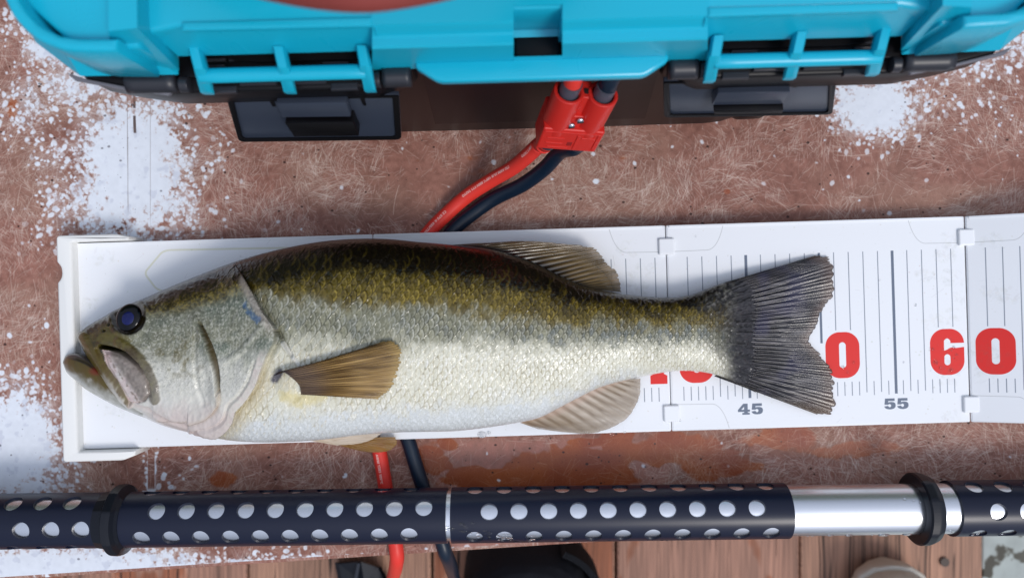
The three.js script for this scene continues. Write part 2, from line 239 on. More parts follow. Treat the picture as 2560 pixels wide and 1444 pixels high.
  const m = std(0xffffff, 1, { map: tx[0], bumpMap: tx[1], bumpScale: 0.0003, roughnessMap: tx[2], specularIntensity: 0.7 });
  const e0 = P(200, 1440, 0), e1 = P(1500, 1356, 0), sl = (e1.z - e0.z) / (e1.x - e0.x), ez = (x) => e0.z + sl * (x - e0.x);
  const shape = poly([[-0.8, 0.6], [0.8, 0.6], [0.8, -ez(0.8)], [0.3, -ez(0.3)], [0, -ez(0)], [-0.3, -ez(-0.3)], [-0.8, -ez(-0.8)]]);
  const g = extrude(shape, 0.03, 0.003, 3); g.rotateX(-Math.PI / 2); g.translate(0, -0.03, 0);
  const deck = part('boat_deck', g, m, scene); deck.userData = { kind: 'structure', label: 'reddish brown fibreglass boat deck with bare strands and flaking white paint', category: 'deck' };
  // front board that carries the deck edge
  const fr = part('deck_support', slabXZ([[-0.8, ez(-0.8) - 0.06], [0.8, ez(0.8) - 0.06], [0.8, ez(0.8) - 0.03], [-0.8, ez(-0.8) - 0.03]], -0.0305, 0.2165, 0.002), std(0x8d7f78, 0.7), scene);
  fr.userData = { kind: 'structure', label: 'grey brown upright board carrying the deck edge', category: 'board' };
}

// ---------------------------------------------------------------- folding fish ruler
const BOARD = 0.015, bs = F / (EYE - BOARD);                       // top of the panels; photo pixels per metre on it
const BA = Math.atan(0.0305), BO = P(203, 865, BOARD);
const onBoard = (L, w, h = BOARD) => new THREE.Vector3(BO.x + L * Math.cos(BA) + w * Math.sin(BA), h, BO.z - L * Math.sin(BA) + w * Math.cos(BA));   // L along the scale, w towards the pole
{
  const ruler = thing('fish_ruler', 'white folding fish ruler with red and grey numerals under the bass', 'ruler');
  ruler.position.copy(onBoard(0, 0, 0)); ruler.rotation.y = BA;
  const white = std(0xeceef0, 0.34, { specularIntensity: 0.6 }), HALF = 0.1392 / 2;
  const print = (L0, len, draw) => {                               // flat print of one panel, 5.6 pixels per millimetre
    const s = 5600, c = document.createElement('canvas'); c.width = Math.round(len * s); c.height = Math.round(2 * HALF * s); const x = c.getContext('2d');
    x.fillStyle = '#eceef0'; x.fillRect(0, 0, c.width, c.height);
    const X = (L) => (L - L0) * s, Y = (w) => (w + HALF) * s; draw(x, X, Y, s);
    for (let i = 0; i < 260; i++) { const a = rnd() * c.width, b = rnd() * c.height; x.fillStyle = `rgba(${120 + rnd() * 60 | 0},${118 + rnd() * 50 | 0},110,${(rnd() * 0.2).toFixed(3)})`; x.beginPath(); x.ellipse(a, b, rr(0.5, 4), rr(0.5, 4), rnd() * 3, 0, 7); x.fill(); }
    for (let i = 0; i < 26; i++) { const a = rnd() * c.width, b = rnd() * c.height, w = rr(10, 60); x.strokeStyle = `rgba(150,150,150,${(rnd() * 0.3).toFixed(3)})`; x.lineWidth = rr(0.6, 1.6); x.beginPath(); x.moveTo(a, b); x.lineTo(a + w * rr(-1, 1), b + w * rr(-1, 1)); x.stroke(); }
    for (let i = 0; i < 14; i++) { const a = rnd() < 0.5 ? rr(0, 0.12) : rr(0.86, 1), b = rnd(); for (let k = 0; k < 40; k++) { x.fillStyle = `rgba(140,136,120,${(rnd() * 0.05).toFixed(3)})`; x.beginPath(); x.ellipse(a * c.width + rr(-40, 40), b * c.height + rr(-30, 30), rr(1, 16), rr(1, 9), rnd() * 3, 0, 7); x.fill(); } }
    const t = new THREE.CanvasTexture(c); t.colorSpace = THREE.SRGBColorSpace; t.magFilter = THREE.LinearFilter; return std(0xffffff, 0.3, { map: t, specularIntensity: 0.6 });
  };
  const RED = '#e0302a', GREY = '#6a7484';
  const ticks = (x, X, Y, s, a, b) => {
    for (let cm = a; cm <= b; cm++) {
      if (cm === 40) continue;
      const five = cm % 5 === 0, ten = cm % 10 === 0; x.fillStyle = five ? GREY : '#7d8490';
      const wd = five ? 0.0019 : 0.00055;
      const cut = !five && [38, 39, 41, 42, 49, 51, 52, 58, 59, 61, 62].includes(cm);
      if (ten) { x.fillRect(X(cm / 100) - 0.0008 * s, Y(-0.0485), 0.0016 * s, (0.062) * s); continue; }
      x.fillRect(X(cm / 100) - wd / 2 * s, Y(-0.0485), wd * s, (cut ? 0.0535 : five ? 0.098 : 0.0965) * s);
      if (cut) x.fillRect(X(cm / 100) - wd / 2 * s, Y(0.0405), wd * s, 0.0095 * s);
    }
    x.fillStyle = '#7d8490'; for (let c = a * 2 + 1; c < b * 2; c += 2) x.fillRect(X(c / 200) - 0.00025 * s, Y(0.0405), 0.0005 * s, 0.0095 * s);
  };
  const rrect = (x, a, b, w, h, r) => { x.moveTo(a + r, b); x.arcTo(a + w, b, a + w, b + h, r); x.arcTo(a + w, b + h, a, b + h, r); x.arcTo(a, b + h, a, b, r); x.arcTo(a, b, a + w, b, r); x.closePath(); };
  const zero = (x, a, b, w, h) => { x.fillStyle = RED; x.beginPath(); rrect(x, a, b, w, h, w * 0.42); rrect(x, a + w * 0.4, b + h * 0.22, w * 0.2, h * 0.56, w * 0.1); x.fill('evenodd'); };
  const six = (x, a, b, w, h) => { x.fillStyle = RED; x.beginPath(); rrect(x, a, b, w, h, w * 0.42); rrect(x, a + w * 0.41, b + h * 0.55, w * 0.18, h * 0.24, w * 0.09); x.fill('evenodd');
    x.fillStyle = '#eceef0'; x.beginPath(); x.moveTo(a + w * 0.6, b + h * 0.31); x.lineTo(a + w * 1.02, b + h * 0.31); x.lineTo(a + w * 1.02, b + h * 0.4); x.lineTo(a + w * 0.75, b + h * 0.42); x.quadraticCurveTo(a + w * 0.62, b + h * 0.38, a + w * 0.5, b + h * 0.45); x.lineTo(a + w * 0.41, b + h * 0.47); x.lineTo(a + w * 0.41, b + h * 0.26); x.quadraticCurveTo(a + w * 0.5, b + h * 0.15, a + w * 0.6, b + h * 0.26); x.closePath(); x.fill(); };
  const four = (x, a, b, w, h) => { x.fillStyle = RED; x.beginPath(); x.moveTo(a + w * 0.42, b); x.lineTo(a + w * 0.86, b); x.lineTo(a + w * 0.86, b + h * 0.5); x.lineTo(a + w, b + h * 0.5); x.lineTo(a + w, b + h * 0.7); x.lineTo(a + w * 0.86, b + h * 0.7); x.lineTo(a + w * 0.86, b + h * 0.78); x.lineTo(a + w, b + h * 0.82); x.lineTo(a + w, b + h); x.lineTo(a + w * 0.3, b + h); x.lineTo(a + w * 0.3, b + h * 0.82); x.lineTo(a + w * 0.44, b + h * 0.78); x.lineTo(a + w * 0.44, b + h * 0.7); x.lineTo(a, b + h * 0.7); x.lineTo(a, b + h * 0.5); x.closePath(); x.fill(); };
  const slab5 = (x, a, b, w, h) => { x.fillStyle = GREY; const p = (u, v, m) => x[m ? 'moveTo' : 'lineTo'](a + u * w, b + v * h); x.beginPath(); p(0.08, 0, 1); p(0.92, 0); p(0.92, 0.24); p(0.36, 0.24); p(0.34, 0.36); x.quadraticCurveTo(a + w * 1.02, b + h * 0.22, a + w, b + h * 0.66); x.quadraticCurveTo(a + w * 0.98, b + h, a + w * 0.5, b + h); x.quadraticCurveTo(a + w * 0.06, b + h, a + w * 0.0, b + h * 0.72); p(0.34, 0.68); x.quadraticCurveTo(a + w * 0.4, b + h * 0.84, a + w * 0.54, b + h * 0.8); x.quadraticCurveTo(a + w * 0.68, b + h * 0.64, a + w * 0.54, b + h * 0.53); x.quadraticCurveTo(a + w * 0.42, b + h * 0.48, a + w * 0.34, b + h * 0.58); p(0.02, 0.56); x.closePath(); x.fill(); };
  const slab4 = (x, a, b, w, h) => { x.fillStyle = GREY; const p = (u, v, m) => x[m ? 'moveTo' : 'lineTo'](a + u * w, b + v * h); x.beginPath(); p(0.45, 0, 1); p(0.82, 0); p(0.82, 0.54); p(1, 0.54); p(1, 0.74); p(0.82, 0.74); p(0.82, 0.82); p(0.98, 0.84); p(0.98, 1); p(0.36, 1); p(0.36, 0.84); p(0.52, 0.82); p(0.52, 0.74); p(0, 0.74); p(0, 0.56); x.closePath(); p(0.52, 0.28, 1); p(0.28, 0.54); p(0.52, 0.54); x.closePath(); x.fill('evenodd'); };
  const corner = (x, X, Y, s, L, sx, w, sy) => { x.strokeStyle = 'rgba(150,152,150,0.5)'; x.lineWidth = 0.0004 * s; x.beginPath(); x.moveTo(X(L), Y(w + sy * 0.0172)); x.lineTo(X(L + sx * 0.027), Y(w + sy * 0.0168)); x.quadraticCurveTo(X(L + sx * 0.034), Y(w + sy * 0.016), X(L + sx * 0.038), Y(w)); x.stroke(); };
  const S1 = 0.199, S2 = 0.3972, S3 = 0.5995, gap = 0.0005;
  const panels = [[-0.004, S1, (x, X, Y, s) => { x.strokeStyle = '#dcdcca'; x.lineWidth = 0.0013 * s; x.beginPath(); x.moveTo(X(0.19), Y(-0.0625)); x.lineTo(X(0.062), Y(-0.064)); x.quadraticCurveTo(X(0.0565), Y(-0.064), X(0.054), Y(-0.061)); x.lineTo(X(0.0447), Y(-0.0505)); x.quadraticCurveTo(X(0.0435), Y(-0.0485), X(0.0447), Y(-0.0465)); x.lineTo(X(0.050), Y(-0.039)); x.quadraticCurveTo(X(0.053), Y(-0.036), X(0.058), Y(-0.036)); x.stroke(); }],
    [S1, S2, (x, X, Y, s) => { ticks(x, X, Y, s, 20, 39); four(x, X(0.3795), Y(0.0065), 0.0165 * s, 0.0315 * s); corner(x, X, Y, s, S2, -1, -HALF, 1); }],
    [S2, S3, (x, X, Y, s) => { ticks(x, X, Y, s, 40, 59); zero(x, X(0.4025), Y(0.0065), 0.0235 * s, 0.0315 * s); zero(x, X(0.5025), Y(0.0063), 0.0232 * s, 0.0315 * s); six(x, X(0.574), Y(0.0063), 0.0232 * s, 0.0315 * s);
      slab4(x, X(0.4415), Y(0.0533), 0.0082 * s, 0.0075 * s); slab5(x, X(0.4508), Y(0.0533), 0.0078 * s, 0.0075 * s); slab5(x, X(0.5415), Y(0.0527), 0.0078 * s, 0.0075 * s); slab5(x, X(0.5503), Y(0.0527), 0.0078 * s, 0.0075 * s);
      corner(x, X, Y, s, S2, 1, -HALF, 1); corner(x, X, Y, s, S2, 1, HALF, -1); corner(x, X, Y, s, S3, -1, -HALF, 1); }],
    [S3, S3 + 0.2, (x, X, Y, s) => { ticks(x, X, Y, s, 61, 79); zero(x, X(0.6025), Y(0.0063), 0.0235 * s, 0.0315 * s); corner(x, X, Y, s, S3, 1, -HALF, 1); corner(x, X, Y, s, S3, 1, HALF, -1); }]];
  panels.forEach(([a, b, draw], i) => {
    const holder = new THREE.Group(); let at = ruler, off = 0, base = BOARD;
    const len = b - a - gap;
    const g = slabXZ([[0, -HALF], [len, -HALF], [len, HALF], [0, HALF]], 0, 0.005, 0.0008, 0.0012);
    const p = part('panel', g, white, ruler); p.position.set(a + gap / 2, BOARD, 0);
    if (i === 3) p.rotation.z = 20 * Math.PI / 180;               // the last leaf is folded a little upwards
    const pg = new THREE.PlaneGeometry(len - 0.002, 2 * HALF - 0.002); pg.rotateX(-Math.PI / 2); pg.translate(len / 2, 0.00012, 0);
    part('printed_scale', pg, print(a, len, draw), p);
    // thin raised lip along the panel's upper edge
    part('edge_rib', slabXZ([[0.002, -HALF + 0.0002], [len - 0.002, -HALF + 0.0002], [len - 0.002, -HALF + 0.0016], [0.002, -HALF + 0.0016]], 0.0006, 0.0006, 0.0002), white, p);
    if (i > 0) for (const w of [-0.0552, 0.0574]) { const t = part('hinge_tab', new RoundedBoxGeometry(0.0108, 0.003, 0.0112, 4, 0.0012), white, ruler); t.position.set(a, BOARD + 0.0008, w); }
  });
  // U-shaped end stop with a thumb notch
  const o = [[-0.0108, -0.0745], [0.029, -0.0745], [0.0375, -0.0725], [0.0375, -HALF - 0.0006], [-0.0005, -HALF - 0.0006], [-0.0005, HALF + 0.0006], [0.0375, HALF + 0.0006], [0.0375, 0.0735], [0.029, 0.0765], [-0.0108, 0.0765], [-0.0108, -0.043], [-0.0082, -0.046], [-0.0075, -0.050], [-0.0082, -0.054], [-0.0108, -0.057]];
  const st = part('end_stop', slabXZ(o, 0.0225, 0.0225, 0.0014, [0.003, 0.002, 0.001, 0.0005, 0.001, 0.001, 0.0005, 0.001, 0.002, 0.003, 0.001, 0.002, 0.002, 0.002, 0.001]), std(0xecece8, 0.4, { specularIntensity: 0.6 }), ruler);
}

{
  const beads = [], b = (px, py, r, e = 1) => { const p = P(px, py, BOARD + 0.0002), g = new THREE.SphereGeometry(1, 16, 10); g.scale(r * e, r * 0.34, r); g.translate(p.x, p.y + r * 0.1, p.z); beads.push(g); };
  for (const [x, y, r, e] of [[1205, 1086, 0.0022, 1.4], [1222, 1082, 0.0014], [2290, 762, 0.0009], [2333, 872, 0.0009], [2341, 905, 0.0014], [2352, 919, 0.0009], [2386, 868, 0.0011], [2392, 886, 0.0009], [2380, 925, 0.0012], [2108, 918, 0.0012], [2120, 930, 0.0009], [2135, 905, 0.0008], [1530, 1085, 0.0011, 1.6], [1562, 1080, 0.0009], [1700, 1050, 0.0008], [1740, 590, 0.0007], [2010, 905, 0.0006], [2200, 700, 0.0006], [2260, 905, 0.0006], [600, 640, 0.0005], [480, 1120, 0.0007]]) b(x, y, r, e);
  for (let i = 0; i < 24; i++) b(rr(2320, 2400), rr(845, 935), rr(0.0002, 0.0005));
  const w = part('ruler_water_drops', merge(beads), std(0xffffff, 0.02, { transmission: 1, thickness: 0.002, ior: 1.33 }), scene); w.userData = { kind: 'stuff', label: 'clear water drops scattered on the white ruler', category: 'water drops' };
}

// ---------------------------------------------------------------- the bass
const fish = thing('bass_fish', 'largemouth bass with dark olive back lying on the white ruler', 'fish');
{
  const top = curve(196, 838, 205, 825, 225, 810, 260, 790, 300, 767, 350, 749, 400, 727, 450, 706, 500, 686, 560, 663, 620, 643, 680, 627, 740, 614, 800, 604, 860, 598, 920, 596, 980, 598, 1040, 604, 1100, 609, 1160, 614, 1220, 621, 1280, 636, 1340, 658, 1400, 688, 1450, 711, 1500, 724, 1560, 735, 1620, 741, 1680, 743, 1730, 736, 1770, 721, 1810, 706, 1850, 695, 1872, 688, 1890, 684);
  const bot = curve(196, 846, 205, 866, 222, 895, 245, 935, 270, 972, 300, 1004, 330, 1026, 360, 1043, 400, 1061, 450, 1076, 510, 1089, 570, 1100, 640, 1105, 720, 1104, 800, 1099, 900, 1087, 980, 1081, 1060, 1079, 1140, 1077, 1220, 1068, 1290, 1057, 1350, 1043, 1400, 1018, 1450, 992, 1500, 968, 1560, 951, 1620, 938, 1680, 928, 1730, 927, 1780, 934, 1820, 948, 1850, 962, 1872, 972, 1890, 981);
  const thick = curve(196, 0.014, 215, 0.022, 260, 0.034, 330, 0.044, 450, 0.055, 600, 0.064, 800, 0.069, 1000, 0.067, 1200, 0.059, 1400, 0.048, 1550, 0.038, 1700, 0.029, 1780, 0.022, 1830, 0.015, 1872, 0.007, 1890, 0.0035);
  const BELOW = 0.42;
  const midH = (x) => BOARD + 0.0006 + thick(x) * BELOW;
  const flankH = (x, y) => { const t = top(x), b = bot(x), v = clamp((2 * y - t - b) / (b - t), -1, 1); return midH(x) + thick(x) * (1 - BELOW) * Math.pow(Math.max(0, 1 - v * v), 0.42); };
  // ----- scales
  const colPitch = table(500, 28, 700, 27, 1000, 24, 1400, 20, 1800, 15), cum = [0]; for (let x = 1; x <= 2000; x++) cum[x] = cum[x - 1] + 1 / colPitch(x);
  const colAt = (x) => { const i = Math.floor(x); return lerp(cum[i], cum[i + 1], x - i); }, latY = curve(500, 850, 800, 848, 1100, 846, 1400, 838, 1700, 832, 1872, 830);
  const scaleAt = (x, y, fine) => {
    const k = fine ? 0.72 : 1, a = colAt(x) / k + 0.26 * (noise(x * 0.03, y * 0.03) - 0.5), b = (y - latY(x)) / (colPitch(x) * 0.58 * k) + 0.24 * (noise(x * 0.02 + 9, y * 0.035) - 0.5) + 0.5 * Math.sin(x * 0.006 + y * 0.004), jb = Math.floor(b), R = 1.08;
    let bi = 1e9, bd = 0, id = 0, bdb = 0;
    for (let j = jb - 1; j <= jb + 2; j++) { const sh = (j & 1) * 0.5, i0 = Math.floor(a - sh); for (let i = i0 - 1; i <= i0 + 1; i++) { const A = i + sh, da = a - A, db = (b - j) * 0.66; if (da < -0.35) continue; const d = Math.hypot(da, db); if (d < R && A < bi) { bi = A; bd = d / R; id = h2(i * 2 + (j & 1), j + 5000); bdb = b - j; } } }
    return [bd, id, bdb];
  };
  // ----- marks of the head, as measured lines
  const flow = (pl, n = 5) => { const c = new THREE.CatmullRomCurve3(pl.map(([x, y]) => new THREE.Vector3(x, y, 0)), false, 'centripetal'), out = []; for (let i = 0; i <= n * (pl.length - 1); i++) { const p = c.getPoint(i / (n * (pl.length - 1))); out.push([p.x, p.y]); } return out; };
  const mouthTop = flow([[250, 866], [275, 871], [302, 880], [328, 898], [352, 924], [370, 956], [376, 985]], 3), lip = flow([[206, 842], [222, 875], [250, 925], [280, 968], [318, 1008]], 3), lipGroove = flow([[240, 872], [262, 918], [296, 968], [324, 1006]], 3);
  const maxilla = [[253, 874], [282, 878], [306, 886], [330, 904], [354, 930], [371, 962], [374, 988], [362, 1004], [340, 1010], [322, 1005], [298, 968], [266, 916]];
  const inside = (x, y, pg) => { let c = false; for (let i = 0, j = pg.length - 1; i < pg.length; j = i++) { const [xi, yi] = pg[i], [xj, yj] = pg[j]; if ((yi > y) !== (yj > y) && x < (xj - xi) * (y - yi) / (yj - yi) + xi) c = !c; } return c; };
  const preop = flow([[499, 808], [516, 846], [531, 888], [541, 930], [547, 976]], 3), gillEdge = flow([[620, 716], [640, 748], [664, 788], [690, 822], [692, 844], [676, 876], [659, 913], [642, 958], [614, 998], [592, 1018], [586, 1040], [570, 1062], [540, 1081], [500, 1090]], 3), gillGroove = [[692, 826], [706, 850], [728, 888]], lobe = flow([[548, 976], [546, 1004], [526, 1030], [490, 1047], [446, 1053], [396, 1048]], 3), cheek = flow([[493, 802], [486, 870], [492, 960], [508, 1008]], 3), chin = flow([[324, 1008], [372, 1026], [440, 1058], [500, 1078]], 3);
  const headMask = (x, y) => { const [d, s] = segDist(x, y, gillEdge); return x < 540 || (x < 700 && s < 0 && y > 722) ? 1 : 0; };
  const cBlack = curve(196, 846, 260, 814, 320, 782, 400, 756, 500, 728, 600, 704, 700, 698, 800, 686, 900, 680, 1000, 682, 1100, 690, 1200, 710, 1300, 734, 1400, 752, 1500, 764, 1600, 770, 1700, 774, 1800, 768, 1890, 758);
  const cOlive = curve(196, 870, 260, 850, 340, 790, 400, 782, 450, 772, 500, 760, 600, 738, 700, 738, 800, 752, 900, 760, 1000, 762, 1100, 766, 1200, 782, 1300, 796, 1400, 804, 1500, 808, 1600, 814, 1700, 820, 1800, 816, 1890, 806);
  const cGrey = curve(196, 900, 500, 905, 600, 880, 700, 856, 800, 860, 900, 868, 1000, 866, 1100, 862, 1300, 864, 1500, 862, 1700, 862, 1800, 872, 1872, 900);
  const cBelly = curve(196, 1010, 400, 1010, 500, 1040, 600, 1044, 800, 1030, 1000, 1016, 1200, 1006, 1300, 996, 1400, 978, 1500, 950, 1600, 936, 1872, 970);
  const K = { black: rgb(13, 10, 6), black2: rgb(44, 36, 16), olive: rgb(102, 87, 26), oliveD: rgb(46, 38, 12), oliveL: rgb(166, 144, 62), grey: rgb(146, 144, 118), greyD: rgb(80, 82, 66), greyL: rgb(208, 206, 190), greyB: rgb(76, 88, 94), cream: rgb(212, 209, 188), creamD: rgb(132, 116, 70), creamL: rgb(240, 238, 226), belly: rgb(208, 211, 208), bellyD: rgb(190, 170, 122), bellyL: rgb(230, 233, 233), cheekG: rgb(138, 140, 122), cheekT: rgb(84, 102, 90), white: rgb(212, 210, 202), pink: rgb(204, 186, 178), brown: rgb(84, 62, 26), lipO: rgb(104, 94, 40), dark: rgb(30, 24, 20), blue: rgb(46, 92, 136), red: rgb(120, 34, 20), tan: rgb(186, 168, 122) };
  const bodyLook = (x, y) => {                                    // relief in metres and pigment at a measured position
    const head = headMask(x, y), n1 = fbm(x * 0.05, y * 0.05, 3), n2 = fbm(x * 0.15 + 4, y * 0.15, 2), n3 = noise(x * 0.33, y * 0.33 + 50), n4 = noise(x * 0.55 + 90, y * 0.55), wob = 36 * (fbm(x * 0.02 + 20, y * 0.03, 2) - 0.5) + 10 * (n2 - 0.5);
    const yb = cBlack(x), yo = cOlive(x), yg = cGrey(x), yw = cBelly(x);
    let d = 0, c;
    const fine = y > yw + 10, [q, id, db] = head ? [0.5, 0.5, 0] : scaleAt(x, y, fine), id2 = h2(id * 99991, 7), id3 = h2(id * 7919, 11);
    const jy = head ? 0 : (id - 0.5) * 26;                        // whole scales change tone together
    const yy = y + wob + jy;
    c = mix3(K.black, K.black2, 0.35 * n2);
    c = mix3(c, mix3(K.oliveD, K.olive, clamp(0.35 + 1.1 * n1)), sstep(yb - 24, yb + 54, yy));
    c = mix3(c, mix3(K.greyD, K.grey, clamp(0.25 + 1.0 * n1)), sstep(yo - 26, yo + 30, yy));
    c = mix3(c, K.cream, sstep(yg - 34, yg + 34, yy));
    c = mix3(c, K.belly, sstep(yw - 34, yw + 36, yy));
    if (!head) {
      const patch = 0.25 + 1.1 * sstep(0.3, 0.7, fbm(x * 0.011 + 44, y * 0.016, 3)), rim = clamp(sstep(0.86, 0.95, q) * patch), pre = sstep(0.70, 0.82, q) * sstep(0.9, 0.86, q), ctr = sstep(0.62, 0.25, q), onBack = sstep(yb - 20, yb + 24, yy) * sstep(yo + 16, yo - 16, yy), onGrey = sstep(yo - 16, yo + 16, yy) * sstep(yg + 26, yg - 26, yy), onCream = sstep(yg - 6, yg + 34, yy) * sstep(yw + 34, yw - 6, yy), onBelly = sstep(yw - 10, yw + 40, yy);
      c = mix3(c, K.olive, sstep(yb + 6, yb - 22, yy) * 0.42 * sstep(0.7, 0.9, q) * (1 - rim) * sstep(0.35, 0.9, id) * sstep(yb - 70, yb - 10, yy));
      c = mix3(c, K.oliveL, onBack * (0.5 * pre + 0.42 * sstep(0.45, 0.75, n3) * sstep(0.3, 0.7, q)) * (0.15 + 0.95 * id2));
      c = mix3(c, K.oliveD, onBack * (0.6 * rim + 0.3 * sstep(0.6, 0.9, id3) + 0.3 * sstep(0.6, 0.3, n3) * ctr));
      c = mix3(c, K.greyL, onGrey * (0.55 * pre + 0.3 * sstep(0.55, 0.8, n3)) * (0.2 + id2));
      c = mix3(c, mix3(K.oliveD, K.greyD, 0.6), onGrey * (0.68 * rim + 0.15 * sstep(0.5, 0.25, n3)));
      const band = sstep(36, 6, Math.abs(yy - (yg - 32 + 12 * n1))) * sstep(950, 1450, x) + 0.6 * sstep(50, 10, Math.abs(yy - 818)) * sstep(1250, 1000, x) * sstep(0.4, 0.6, fbm(x * 0.02 + 70, y * 0.02, 2));
      c = mix3(c, K.greyB, onGrey * clamp(band) * sstep(0.25, 0.7, id2) * 0.6 * (1 - 0.5 * rim) * (0.6 + 0.6 * n3));
      const spotRow = sstep(0.35, 0.65, id3);
      c = mix3(c, K.creamL, onCream * (0.7 * sstep(0.5, 0.8, n3) + 0.5 * pre) * (0.25 + 0.9 * id2));
      c = mix3(c, K.creamD, onCream * (0.78 * ctr * (0.15 + 0.85 * spotRow) * sstep(0.62, 0.3, Math.abs(db)) * (0.5 + n4) + 0.42 * rim + 0.14 * sstep(0.45, 0.2, n4)));
      c = mix3(c, K.bellyL, onBelly * 0.6 * sstep(0.5, 0.8, n3)); c = mix3(c, rgb(176, 178, 172), onBelly * (0.4 * rim + 0.3 * sstep(0.45, 0.2, n4)));
      c = mix3(c, K.bellyD, sstep(yw - 10, yw + 16, yy) * sstep(yw + 80, yw + 25, yy) * ctr * 0.75 * sstep(0.4, 0.75, id3) * sstep(1150, 1000, x));
      const relief = (fine ? 0.0004 : 0.0007) * sstep(1850, 1770, x) * (0.45 + 0.75 * sstep(yb - 30, yb + 30, y)) * (0.45 + 0.55 * patch);
      d += relief * (Math.pow(q, 1.5) - 0.5) * (0.6 + 0.8 * id2) + relief * 0.55 * (id - 0.5) * db + relief * 0.5 * (id3 - 0.5) * q;
      d += 0.00028 * (n2 - 0.5) + 0.00022 * (n3 - 0.5);
    } else {
      // cheek and gill cover
      const below = sstep(yo - 6, yo + 22, y);
      c = mix3(c, K.cheekT, 0.95 * sstep(0.28, 0.58, fbm(x * 0.013 + 3, y * 0.017, 3)) * below * sstep(950, 840, y) * sstep(340, 430, x));
      c = mix3(c, K.white, 0.75 * sstep(850, 960, y + 90 * (n1 - 0.5)) * below);
      c = mix3(c, K.olive, 0.65 * sstep(0.5, 0.62, fbm(x * 0.05, y * 0.05 + 7, 3)) * sstep(80, 30, Math.hypot((x - 452) * 0.9, y - 885)));
      c = mix3(c, mix3(K.greyD, K.cheekG, clamp(n2 * 1.4 - 0.1)), 0.6 * below * sstep(930, 800, y));
      c = mix3(c, K.greyL, 0.5 * below * sstep(0.55, 0.78, n3) * (0.4 + n1)); c = mix3(c, K.greyD, 0.42 * below * sstep(0.42, 0.2, n4) * sstep(1010, 930, y));
      c = mix3(c, K.pink, 0.7 * sstep(985, 1050, y + 40 * (n1 - 0.5)) * sstep(330, 420, x));
      c = mix3(c, K.oliveL, (1 - below) * 0.4 * sstep(0.5, 0.75, n3) * sstep(yb - 10, yb + 20, y)); c = mix3(c, K.black, (1 - below) * 0.5 * sstep(0.5, 0.3, n2));
      const wr = 1 - Math.abs(2 * fbm(x * 0.035 + 12, y * 0.035 + 30, 3) - 1); d += 0.0009 * (wr - 0.7) + 0.0004 * (n2 - 0.5) + 0.0001 * (n3 - 0.5);
      const [sc, si] = scaleAt(x + 400, y, true), on = sstep(380, 460, x) * sstep(770, 800, y) * sstep(1010, 960, y); d += 0.0002 * Math.pow(sc, 1.5) * on; c = mix3(c, K.greyD, 0.22 * sstep(0.84, 0.95, sc) * on); c = mix3(c, K.greyL, 0.35 * sstep(0.6, 0.8, sc) * (1 - sstep(0.84, 0.95, sc)) * on * si);
    }
    // snout
    const sn = sstep(345, 285, x + (y - 830) * 0.5); c = mix3(c, mix3(rgb(38, 28, 12), K.lipO, clamp(1.5 * n1 - 0.35)), sn * 0.92 * sstep(yb - 6, yb + 20, y));
    if (x < 420) {
      const [dl, , al] = segDist(x, y, lip); if (dl < 26) { d += 0.0022 * sstep(19, 4, dl); c = mix3(c, mix3(mix3(rgb(86, 76, 28), K.brown, 0.7 * n2), rgb(190, 184, 172), sstep(0.38, 0.8, al + 0.3 * (n1 - 0.5))), sstep(18, 11, dl) * 0.95); }
      const [dg] = segDist(x, y, lipGroove); d -= 0.0022 * sstep(6, 1, dg); c = mix3(c, mix3(K.brown, K.lipO, n2), 0.85 * sstep(8, 3, dg + 5 * (n2 - 0.5)));
      // broad jaw plate, set below the cheek's edge
      const [dm] = segDist(x, y, [...maxilla, maxilla[0]]), inM = inside(x, y, maxilla);
      if (inM) { d += 0.0022 * sstep(0, 12, dm) - 0.0012; const up = segDist(x, y, lipGroove)[0]; c = mix3(c, mix3(mix3(rgb(204, 172, 168), K.white, n1), mix3(rgb(92, 84, 74), rgb(150, 138, 128), n2), 0.9 * sstep(20, 34, up + 8 * (n2 - 0.5))), 0.97); c = mix3(c, K.brown, 0.55 * sstep(4, 1, Math.abs(up - 22 - 5 * (n1 - 0.5))) * sstep(0.35, 0.6, n2)); c = mix3(c, mix3(K.pink, K.red, 0.35), 0.4 * sstep(0.55, 0.75, fbm(x * 0.03 + 8, y * 0.03, 2)) * sstep(30, 12, up)); }
      const [dt, , at] = segDist(x, y, mouthTop); d -= 0.0095 * sstep(7, 2, dt) * sstep(0.75, 0.4, at) + 0.002 * sstep(6, 1, dt);
      const [db2, , ab2] = segDist(x, y, [[296, 856], [322, 872], [348, 896], [368, 926], [382, 960], [386, 996]]); c = mix3(c, mix3(rgb(62, 44, 18), K.lipO, clamp(1.4 * n1 - 0.3)), (0.97 - 0.25 * ab2) * sstep(17, 11, db2 + 2 * (n2 - 0.5)) * (inM ? 0 : 1)); if (!inM) d += 0.0018 * sstep(18, 4, db2);
      c = mix3(c, K.lipO, 0.6 * sstep(14, 6, segDist(x, y, [[250, 846], [290, 842], [318, 852]])[0] + 8 * (n2 - 0.5)));
      const er = Math.hypot(x - 321, y - 793); c = mix3(c, mix3(K.black, K.black2, n1), sstep(47, 40, er)); d -= 0.0026 * sstep(44, 34, er); d += 0.0011 * sstep(58, 48, er) * sstep(40, 47, er);
      for (const [nx, ny] of [[258, 826], [272, 812]]) { const no = Math.hypot((x - nx) * 0.8, y - ny); d -= 0.0018 * sstep(5, 2, no); c = mix3(c, K.black, 0.7 * sstep(5, 3, no)); }
    }
